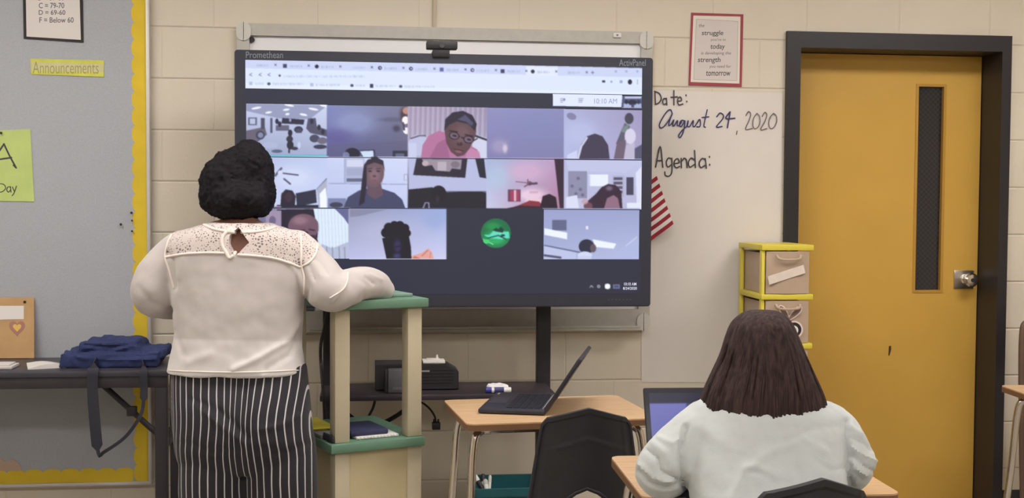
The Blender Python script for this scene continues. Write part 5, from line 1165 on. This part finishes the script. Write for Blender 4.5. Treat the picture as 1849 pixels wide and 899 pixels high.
M_HAIRB = hair_mat('brown_hair', (76, 59, 56), (46, 36, 36))

def vein(me, name, f):
    c = verts_of(me); x, y = to_px(c); vattr(me, name, f(c, x, y))

# ------------------------------------------------------------------ the standing teacher
D0 = 4.0
tc0 = dep(430, 700, D0); te = thing('person', 'standing person with black curls, sheer white blouse and striped trousers, leaning on the lectern', 'person', (tc0.x, tc0.y, 0), -YAW)
# body: one continuous surface from head to feet
bm = BM()
body_rows = [(398, 392, 466, .055, 4.03), (412, 345, 512, .06, 4.0), (428, 322, 535, .08, 4.0), (460, 312, 548, .095, 4.0), (520, 322, 538, .105, 4.0), (580, 330, 532, .11, 4.0), (650, 322, 540, .115, 4.0), (740, 326, 546, .125, 4.0), (800, 332, 552, .12, 4.0), (824, 350, 530, .10, 4.0)]
loft(bm, rows_to_rings(body_rows, 36))
limb(bm, [(428, 425, 4.0, .062), (432, 400, 4.02, .058), (436, 370, 4.05, .056)])
hc = dep(437, 338, 4.07); hf = (VF*.95+VR*.25-VU*.18).normalized(); hu = (VU-hf*VU.dot(hf)).normalized(); hu = (hu+VR*.10).normalized(); hf = (hf-hu*hf.dot(hu)).normalized()
P_, B_ = head(bm, hc, hf, hu, 1.0)
limb(bm, [(545, 455, 4.0, .045), (575, 500, 3.98, .046), (593, 530, 3.94, .040), (640, 518, 4.04, .036), (686, 524, 4.13, .026)])
limb(bm, [(318, 455, 4.0, .045), (288, 500, 4.0, .046), (272, 536, 4.0, .040), (300, 548, 4.13, .036), (350, 552, 4.24, .026)])
w1 = dep(682, 526, 4.14); hand(bm, w1, VR*.12+VF*1.0-VU*.03, VR*1.0-VF*.12, VU, .92, .12)
w2 = dep(352, 552, 4.245); hand(bm, w2, VR*.95+VF*.1, VU, -VF, .95, .4)
gy_ = lambda z, d=D0: 0
def zpx(z, d=D0): return 357+(1.42-z)*FP/d
for xs in ((386, 388, 392, 394), (508, 510, 512, 514)):
    limb(bm, [(xs[0], 800, D0, .098), (xs[1], 880, D0, .076), (xs[2], zpx(.46), D0, .058), (xs[2], zpx(.32), D0-.01, .056), (xs[3], zpx(.10), D0, .038), (xs[3], zpx(.045), D0+.02, .036)])
    a_ = dep(xs[3], 400, D0); f_ = Vector((a_.x, a_.y, .042)); tube(bm, [f_-VF*.05, f_+VF*.02, f_+VF*.11, f_+VF*.17], [.033, .036, .036, .026], 14, flat=(VU, .75), round_ends=True)
me = remesh(bm, .0062, 3); obj('body', me, M_SKIN, te)
bodyp = [o for o in te.children][0]
eyes(P_, B_, 1.0, te, mat('iris_brown', (50, 34, 26), .2))
for q in (0, 1):
    a_ = dep((394, 514)[q], 400, D0); f_ = Vector((a_.x, a_.y, .036)); bm = BM(); tube(bm, [f_-VF*.062, f_+VF*.02, f_+VF*.11, f_+VF*.185], [.042, .047, .048, .030], 18, flat=(VU, .75), round_ends=True)
    bmesh.ops.bisect_plane(bm, geom=bm.verts[:]+bm.edges[:]+bm.faces[:], plane_co=(0, 0, .055), plane_no=(0, 0, 1), clear_outer=True); 
    for v_ in bm.verts: v_.co.z = max(v_.co.z, .001)
    obj('shoe', bm, mat('black_shoe', (34, 32, 34), .5), te)
# hair: short dense curls
bm = BM()
for x, y, d, rx, ry, rd in ((430, 330, 4.06, .114, .120, .118), (450, 312, 4.05, .082, .106, .095), (408, 332, 4.03, .086, .100, .10), (428, 360, 3.985, .104, .068, .08), (470, 345, 4.04, .048, .085, .08), (396, 352, 4.02, .066, .070, .085), (432, 380, 4.0, .088, .034, .05)):
    ell(bm, dep(x, y, d), (rx, rd, ry), Matrix((VR, VF, VU)).transposed().to_4x4())
# leave the face free
me = remesh(bm, .006, 20)
cb = BM(); ell(cb, hc+hf*.13-hu*.045, (.082, .10, .095), B_); me = boolean(me, cb)
wobble(me, .008, 12, 2); wobble(me, .004, 40, 9); wobble(me, .0035, 120, 4)
obj('hair', me, M_HAIRD, te)
# trousers
bm = BM()
tr = [(655, 312, 552, .128, 4.0), (680, 311, 555, .134, 4.0), (735, 312, 560, .150, 3.985), (790, 317, 565, .150, 3.985), (826, 322, 567, .135, 4.0), (848, 340, 555, .105, 4.0)]
loft(bm, rows_to_rings(tr, 44, 2.5))
for xs, sg in (((384, 387, 390, 392), -1), ((508, 511, 513, 514), 1)):
    limb(bm, [(xs[0], 790, 3.99, .108), (xs[1]-sg*3, 850, 3.99, .118), (xs[1]-sg*2, 899, 4.0, .116), (xs[2], zpx(.38), 4.0, .098), (xs[2], zpx(.24), 4.0, .092), (xs[3], zpx(.09), 4.0, .088)], seg=28)
me = remesh(bm, .0068, 6)
folds(me, [([(395, 740), (420, 762), (448, 790)], 5, -.007), ([(370, 745), (400, 770), (440, 800), (452, 830)], 5, .006), ([(442, 690), (448, 760), (450, 830)], 4, -.006), ([(470, 775), (500, 770), (540, 750)], 6, .004), ([(330, 800), (380, 815), (440, 812)], 7, -.004), ([(470, 812), (520, 818), (560, 800)], 7, -.005), ([(345, 720), (380, 735)], 6, -.004)])
ctr = dep(449, 800, 4.0)
def stripe(c, x, y):
    dxy = c-np.array(ctr)[None]; lat = np.abs(dxy@np.array(VR)); dz = c[:, 2]-.70
    lat = lat+.012*np.clip(lat/.05, 0, 1)*np.exp(-((dz-.02)/.09)**2)
    return (np.arcsin(np.clip((lat-.112)/.125, -.97, .99))-math.asin(-.896))*.125+.012
vein(me, 'stripe', stripe)
def pants_mat():
    m = mat('striped_trouser_cloth', (36, 34, 40), .8, bump=.15, bscale=500, sheen=.1); nt = m.node_tree; N = nt.nodes.new; K = nt.links.new; b = nt.nodes['Principled BSDF']
    a = N('ShaderNodeAttribute'); a.attribute_name = 'stripe'
    tc = N('ShaderNodeTexCoord'); nz = N('ShaderNodeTexNoise'); nz.inputs['Scale'].default_value = 6; K(tc.outputs['Object'], nz.inputs['Vector'])
    def mt(op, p, q=None):
        n = N('ShaderNodeMath'); n.operation = op
        for i, v in enumerate((p, q)):
            if v is None: continue
            if isinstance(v, (int, float)): n.inputs[i].default_value = v
            else: K(v, n.inputs[i])
        return n.outputs[0]
    s_ = mt('DIVIDE', mt('ADD', a.outputs['Fac'], mt('MULTIPLY', nz.outputs['Fac'], .009)), .0262); fr = mt('ABSOLUTE', mt('SUBTRACT', mt('FRACT', s_), .5)); mk_ = mt('LESS_THAN', fr, .078)
    r = N('ShaderNodeMixRGB'); r.inputs[1].default_value = L4((38, 36, 43)); r.inputs[2].default_value = L4((200, 196, 198)); K(mk_, r.inputs[0]); K(r.outputs[0], b.inputs['Base Color']); return m
pants = obj('trousers', me, pants_mat(), te)
# blouse
bm = BM()
bl = [(402, 376, 486, .085, 4.0), (408, 356, 503, .092, 4.0), (418, 326, 533, .105, 4.0), (432, 308, 550, .116, 4.0), (455, 300, 558, .124, 4.0), (490, 304, 556, .130, 4.0), (530, 312, 550, .136, 4.0), (575, 317, 546, .140, 4.0), (615, 316, 545, .142, 4.0), (650, 309, 549, .146, 4.0), (672, 303, 553, .150, 4.0)]
loft(bm, rows_to_rings(bl, 44, 2.4))
limb(bm, [(536, 448, 4.0, .062), (556, 472, 4.0, .070), (578, 505, 3.98, .074), (598, 527, 3.95, .064), (626, 520, 4.0, .058), (655, 512, 4.06, .056), (680, 515, 4.11, .050), (694, 523, 4.13, .036)], seg=24)
limb(bm, [(328, 448, 4.0, .060), (306, 468, 4.0, .064), (286, 500, 4.0, .074), (276, 530, 4.0, .070), (292, 545, 4.08, .058), (325, 550, 4.17, .050), (346, 552, 4.22, .036)], seg=24)
me = remesh(bm, .0064, 7)
# open neck: cut the collar line away above the shoulders, open hem and cuffs
NECK = [(330, 380), (352, 392), (362, 400), (385, 411), (416, 416), (447, 416), (478, 412), (498, 406), (510, 396), (530, 380)]
cb = BM(); ell(cb, dep(432, 392, 4.03), (.122, .095, .043), Matrix((VR, VF, VU)).transposed().to_4x4()); me = boolean(me, cb)
KEY = [(416.5, 412), (427, 424), (439, 439), (428, 452), (415.5, 466), (408, 455), (401.5, 443), (402, 427)]
cb = BM(); prism(cb, [dep(x, y, 3.80) for x, y in KEY], VF*.155); me = boolean(me, cb)
folds(me, [([(552, 560), (520, 615), (470, 645), (420, 668)], 6, .007), ([(548, 590), (525, 640), (480, 668)], 6, -.006), ([(545, 480), (556, 520), (548, 560)], 5, -.010), ([(316, 520), (312, 470), (302, 455)], 4, -.008), ([(520, 470), (540, 500), (546, 515)], 4, .004), ([(330, 470), (322, 500)], 6, .004),
           ([(558, 480), (568, 505)], 3, -.004), ([(566, 475), (580, 500)], 3, .004), ([(575, 470), (592, 496)], 3, -.004), ([(625, 490), (623, 520), (600, 545)], 3, .005), ([(660, 500), (676, 512)], 3, -.006), ([(640, 498), (665, 515), (655, 540)], 5, -.004), ([(668, 495), (690, 505)], 3, .004), ([(250, 520), (270, 545), (310, 560)], 6, -.004), ([(340, 655), (380, 640)], 8, .004), ([(315, 600), (330, 640)], 6, -.004)])
wobble(me, .004, 9, 3)
YOKE = [(280, 470), (301, 464), (333, 457.5), (372, 455.5), (404, 456), (432, 459), (492, 465), (541, 482), (560, 470), (576, 452), (580, 430), (590, 400)]
def lace(c, x, y):
    yy = np.interp(x, [p[0] for p in YOKE], [p[1] for p in YOKE]); left = np.interp(y, [400, 421, 463, 520], [318, 309, 298, 290])
    return np.clip(np.minimum(yy-y, x-left)/6, -1, 1)
vein(me, 'lace', lace)
vein(me, 'double_layer', lambda c, x, y: np.clip((y-612-(x-430)*.02)/5, 0, 1))
def blouse_mat():
    m = mat('sheer_white_chiffon', (206, 192, 186), .75, bump=.2, bscale=700, sheen=.3, spec=.25); nt = m.node_tree; N = nt.nodes.new; K = nt.links.new; b = nt.nodes['Principled BSDF']
    a = N('ShaderNodeAttribute'); a.attribute_name = 'lace'; d = N('ShaderNodeAttribute'); d.attribute_name = 'double_layer'; tc = N('ShaderNodeTexCoord')
    vo = N('ShaderNodeTexVoronoi'); vo.feature = 'DISTANCE_TO_EDGE'; vo.inputs['Scale'].default_value = 120; K(tc.outputs['Object'], vo.inputs['Vector'])
    nz = N('ShaderNodeTexNoise'); nz.inputs['Scale'].default_value = 45; K(tc.outputs['Object'], nz.inputs['Vector'])
    th = N('ShaderNodeMath'); th.operation = 'MULTIPLY'; th.inputs[1].default_value = .50; K(nz.outputs['Fac'], th.inputs[0])
    g = N('ShaderNodeMath'); g.operation = 'GREATER_THAN'; K(vo.outputs['Distance'], g.inputs[0]); K(th.outputs[0], g.inputs[1])
    l = N('ShaderNodeMath'); l.operation = 'GREATER_THAN'; l.inputs[1].default_value = 0; K(a.outputs['Fac'], l.inputs[0])
    h = N('ShaderNodeMath'); h.operation = 'MULTIPLY'; K(g.outputs[0], h.inputs[0]); K(l.outputs[0], h.inputs[1])
    c0 = N('ShaderNodeMixRGB'); c0.inputs[1].default_value = L4((195, 186, 183)); c0.inputs[2].default_value = L4((216, 210, 208)); K(d.outputs['Fac'], c0.inputs[0])
    c1_ = N('ShaderNodeMixRGB'); c1_.inputs[2].default_value = L4((208, 194, 190)); K(l.outputs[0], c1_.inputs[0]); K(c0.outputs[0], c1_.inputs[1])
    c2_ = N('ShaderNodeMixRGB'); c2_.inputs[2].default_value = L4((122, 111, 108)); K(h.outputs[0], c2_.inputs[0]); K(c1_.outputs[0], c2_.inputs[1]); K(c2_.outputs[0], b.inputs['Base Color']); return m
blouse = obj('blouse', me, blouse_mat(), te)
bmv = BM(); bmv.from_mesh(blouse.data); bmv.transform(WM[te.name]); bvh = BVHTree.FromBMesh(bmv)
M_PIPE = mat('ivory_piping', (232, 220, 212), .7)
def piping(pl, r=.0042, name='piping', sub=5):
    P = []
    for x, y in catmull(pl, sub) if len(pl) > 2 else pl:
        d_ = _ray(x, y).normalized(); hit = bvh.ray_cast(CAM, d_)
        if hit[0] is not None and (hit[0]-CAM).length < 4.3: P.append(hit[0]-d_*.001)
    if len(P) > 2:
        bm = BM(); tube(bm, P, r, 8, round_ends=True); obj(name, bm, M_PIPE, blouse)
piping([(300, 464), (333, 458.5), (372, 456.5), (404, 457)]); piping([(430, 460), (460, 462), (492, 466), (520, 474), (541, 482)])
piping(KEY+[KEY[0]], .0055, 'keyhole_trim', 3)
piping([(309, 424), (302, 440), (298, 463), (306, 490), (314, 520)], .0034, 'armhole_seam'); piping([(543, 424), (544, 450), (544, 478), (549, 500), (549, 530)], .0034, 'armhole_seam')
piping([(541, 482), (558, 474), (570, 458), (573, 440)], .0038); piping([(628, 492), (627, 508), (618, 524), (596, 538)], .0026, 'sleeve_seam')
piping([(364, 404), (385, 413), (404, 417), (416, 419), (447, 419.5), (478, 416), (496, 410)], .0050, 'collar_trim'); piping([(306, 669), (340, 670.5), (400, 672), (470, 671.5), (520, 669), (550, 668)], .0022, 'hem')

# ------------------------------------------------------------------ the seated student
D1 = 2.72
s0 = dep(1385, 800, D1); su = thing('person', 'seated person with a brown bob and pale grey sweatshirt working at a laptop', 'person', (s0.x, s0.y, 0), -YAW)
def syp(z, d=D1): return 362+(1.42-z)*FP/d
bm = BM()
loft(bm, rows_to_rings([(700, 1345, 1420, .045, 2.74), (722, 1320, 1450, .055, 2.73), (745, 1285, 1490, .07, 2.72), (800, 1262, 1512, .085, 2.70), (860, 1265, 1510, .09, 2.68), (930, 1275, 1500, .095, 2.66), (syp(.56), 1270, 1506, .10, 2.64), (syp(.49), 1275, 1500, .09, 2.64)], 32))
limb(bm, [(1382, 720, 2.74, .05), (1380, 690, 2.77, .047), (1380, 670, 2.79, .046)])
sh = dep(1379, 658, 2.80); sf = (VF-VU*.38).normalized(); sup = (VU+VF*.38).normalized(); SP_, SB_ = head(bm, sh, sf, sup, .90)
limb(bm, [(1268, 755, 2.72, .040), (1215, 810, 2.72, .042), (1196, 850, 2.74, .036), (1235, 835, 2.90, .030), (1290, 832, 2.99, .022)])
limb(bm, [(1502, 765, 2.72, .040), (1534, 815, 2.72, .042), (1540, 850, 2.74, .036), (1510, 835, 2.90, .030), (1450, 832, 2.99, .022)])
def kz(x, y, d, z): p = dep(x, y, d); return Vector((p.x, p.y, z))
hand(bm, kz(1292, 832, 2.97, DZ+.045), VF*.6+VR*.35-VU*.02, VR*.9-VF*.3, VU, .82, .3)
hand(bm, kz(1448, 832, 2.97, DZ+.045), VF*.6-VR*.35-VU*.02, VR*.9+VF*.3, VU, .82, .3)
base_ = Vector((s0.x, s0.y, 0))
for q in (-1, 1):
    hp_ = base_+VR*q*.085-VF*.05+VU*.52; kn = base_+VR*q*.10+VF*.33+VU*.53; an_ = base_+VR*q*.10+VF*.30+VU*.09
    limb3(bm, [(hp_, .078), (hp_.lerp(kn, .5), .07), (kn, .052), (kn.lerp(an_, .3), .05), (kn.lerp(an_, .7), .04), (an_, .032), (an_-VU*.035, .032)])
    f_ = an_-VU*.05; tube(bm, [f_-VF*.03, f_+VF*.05, f_+VF*.14], [.03, .034, .026], 14, flat=(VU, .75), round_ends=True)
me = remesh(bm, .0060, 3); obj('body', me, M_SKIN2, su)
eyes(SP_, SB_, .90, su, mat('iris_dark', (60, 44, 34), .2))
# trousers and shoes
bm = BM()
loft(bm, rows_to_rings([(syp(.60), 1262, 1514, .105, 2.65), (syp(.52), 1258, 1518, .115, 2.66), (syp(.47), 1270, 1506, .10, 2.66)], 36))
for q in (-1, 1):
    hp_ = base_+VR*q*.085-VF*.05+VU*.525; kn = base_+VR*q*.10+VF*.335+VU*.53; an_ = base_+VR*q*.10+VF*.30+VU*.11
    limb3(bm, [(hp_, .088), (hp_.lerp(kn, .5), .082), (kn, .066), (kn.lerp(an_, .35), .064), (an_, .056)], seg=20)
me = remesh(bm, .0085, 5); wobble(me, .003, 14, 2); obj('trousers', me, mat('dark_denim', (52, 56, 74), .85, var=.1, scale=40), su)
for q in (-1, 1):
    an_ = base_+VR*q*.10+VF*.30+VU*.045; bm = BM(); tube(bm, [an_-VF*.045, an_+VF*.05, an_+VF*.165], [.046, .046, .034], 18, flat=(VU, .85), round_ends=True)
    for v_ in bm.verts: v_.co.z = max(v_.co.z, .001)
    obj('shoe', bm, mat('canvas_shoe', (190, 186, 182), .7), su)
# sweatshirt
bm = BM()
sw = [(708, 1325, 1440, .060, 2.74), (720, 1296, 1474, .074, 2.73), (736, 1268, 1506, .088, 2.725), (760, 1250, 1520, .098, 2.72), (800, 1240, 1526, .106, 2.71), (850, 1240, 1528, .112, 2.69), (899, 1246, 1522, .118, 2.67), (960, 1252, 1516, .122, 2.65), (syp(.60), 1250, 1520, .125, 2.65), (syp(.54), 1256, 1514, .122, 2.65)]
loft(bm, rows_to_rings(sw, 44, 2.5))
limb(bm, [(1280, 758, 2.72, .050), (1248, 785, 2.71, .056), (1214, 822, 2.70, .058), (1196, 848, 2.71, .060), (1210, 852, 2.80, .054), (1240, 846, 2.90, .043), (1270, 840, 2.96, .034)], seg=24)
limb(bm, [(1488, 762, 2.72, .048), (1512, 785, 2.71, .052), (1530, 818, 2.70, .054), (1536, 840, 2.71, .054), (1524, 850, 2.80, .050), (1495, 846, 2.90, .043), (1468, 840, 2.96, .034)], seg=24)
me = remesh(bm, .0052, 6)
folds(me, [([(1238, 770), (1230, 820), (1236, 880)], 5, -.012), ([(1530, 760), (1532, 810), (1538, 880)], 5, -.012), ([(1150, 850), (1170, 872), (1200, 880), (1226, 876)], 4, -.007), ([(1156, 838), (1180, 862), (1214, 868)], 4, .006), ([(1168, 812), (1188, 828), (1192, 850), (1230, 872)], 4, -.006), ([(1180, 800), (1204, 820), (1215, 845)], 6, .005), ([(1190, 790), (1215, 800), (1232, 790)], 5, .004),
           ([(1320, 899), (1345, 850), (1385, 820), (1430, 800)], 9, .004), ([(1345, 845), (1365, 842), (1400, 858)], 6, .003), ([(1350, 852), (1375, 855)], 5, -.002), ([(1420, 800), (1470, 775), (1510, 770)], 8, -.003), ([(1300, 740), (1350, 760), (1440, 758)], 9, .003), ([(1265, 770), (1300, 800), (1280, 850)], 10, .003), ([(1470, 830), (1500, 850), (1528, 845)], 6, -.003), ([(1450, 790), (1490, 815)], 7, .003),
           ([(1540, 790), (1562, 800), (1575, 812)], 4, -.006), ([(1538, 808), (1560, 822), (1582, 832)], 4, .006), ([(1540, 825), (1560, 842), (1580, 852)], 4, -.006), ([(1546, 846), (1564, 858)], 4, .005), ([(1536, 770), (1556, 784)], 4, .004)])
wobble(me, .004, 9, 6); wobble(me, .0016, 34, 2)
swt = obj('sweatshirt', me, mat('pale_grey_fleece', (200, 204, 204), .9, var=.03, scale=18, bump=.3, bscale=500, sheen=.2, spec=.15), su)
bm = BM()
# hair: a bob that flares over the shoulders, strand ridges and a ragged lower edge
hr = [(561, 1352, 1402, .030, 2.745), (568, 1338, 1416, .058, 2.745), (584, 1322, 1430, .086, 2.75), (610, 1310, 1442, .104, 2.755), (640, 1300, 1454, .110, 2.755), (670, 1287, 1466, .108, 2.745), (700, 1274, 1478, .104, 2.735), (722, 1266, 1486, .100, 2.73), (736, 1264, 1489, .096, 2.73)]
NR = 300; rr = catmull(hr, 8); rings = []; nr = len(rr)
ph = [random.uniform(0, 6.28) for _ in range(8)]
for i, (y, xl, xr, hd, d) in enumerate(rr):
    c = dep((xl+xr)/2, y, d); hw = (xr-xl)/2*d/FP; base = oval(c, hw, hd, NR, 2.15); t = i/(nr-1); ring = []
    for k, p in enumerate(base):
        a_ = 2*math.pi*k/NR; o_ = p-c; front = max(0, math.sin(a_))                                  # the face side
        q = 1-.42*front**1.5*min(1, max(0, (t-.30))*4)
        rd = .0035*noise.noise(Vector((a_*5, t*1.6, 1)))+.0018*noise.noise(Vector((a_*17, t*2.2, 5)))+.0007*noise.noise(Vector((a_*60, t*2, 8)))
        pz = c+o_*q+o_.normalized()*rd*(.3+t)*1.3
        if t > .80: pz.z += (t-.80)/.2*(.006*noise.noise(Vector((a_*5, 2, 2)))+.004*noise.noise(Vector((a_*22, 4, 1)))-.012*max(0, -math.sin(a_)))
        ring.append(pz)
    rings.append(ring)
inner = [[c_.lerp(sum(rings[-1], Vector())/NR, .10)+VU*.012 for c_ in rings[-1]]]
loft(bm, rings+inner)
for k in range(70):                                                                                    # loose locks along the lower edge
    a_ = math.radians(random.uniform(185, 355)); kk = int(a_/(2*math.pi)*NR) % NR; P = []
    for j, i in enumerate((nr-44, nr-28, nr-14, nr-2)): 
        p = rings[max(0, i)][kk]; c = sum(rings[max(0, i)], Vector())/NR; P.append(p+(p-c).normalized()*(-.002+.001*j))
    P.append(P[-1]-VU*random.uniform(.001, .007)+(P[-1]-c).normalized()*random.uniform(-.002, .004)); cc = catmull([tuple(p) for p in P], 4); n_ = len(cc)
    tube(bm, cc, [.0004+.0026*math.sin(math.pi*.92*i/n_) for i in range(n_)], 6)
obj('hair', bm, M_HAIRB, su, 60)
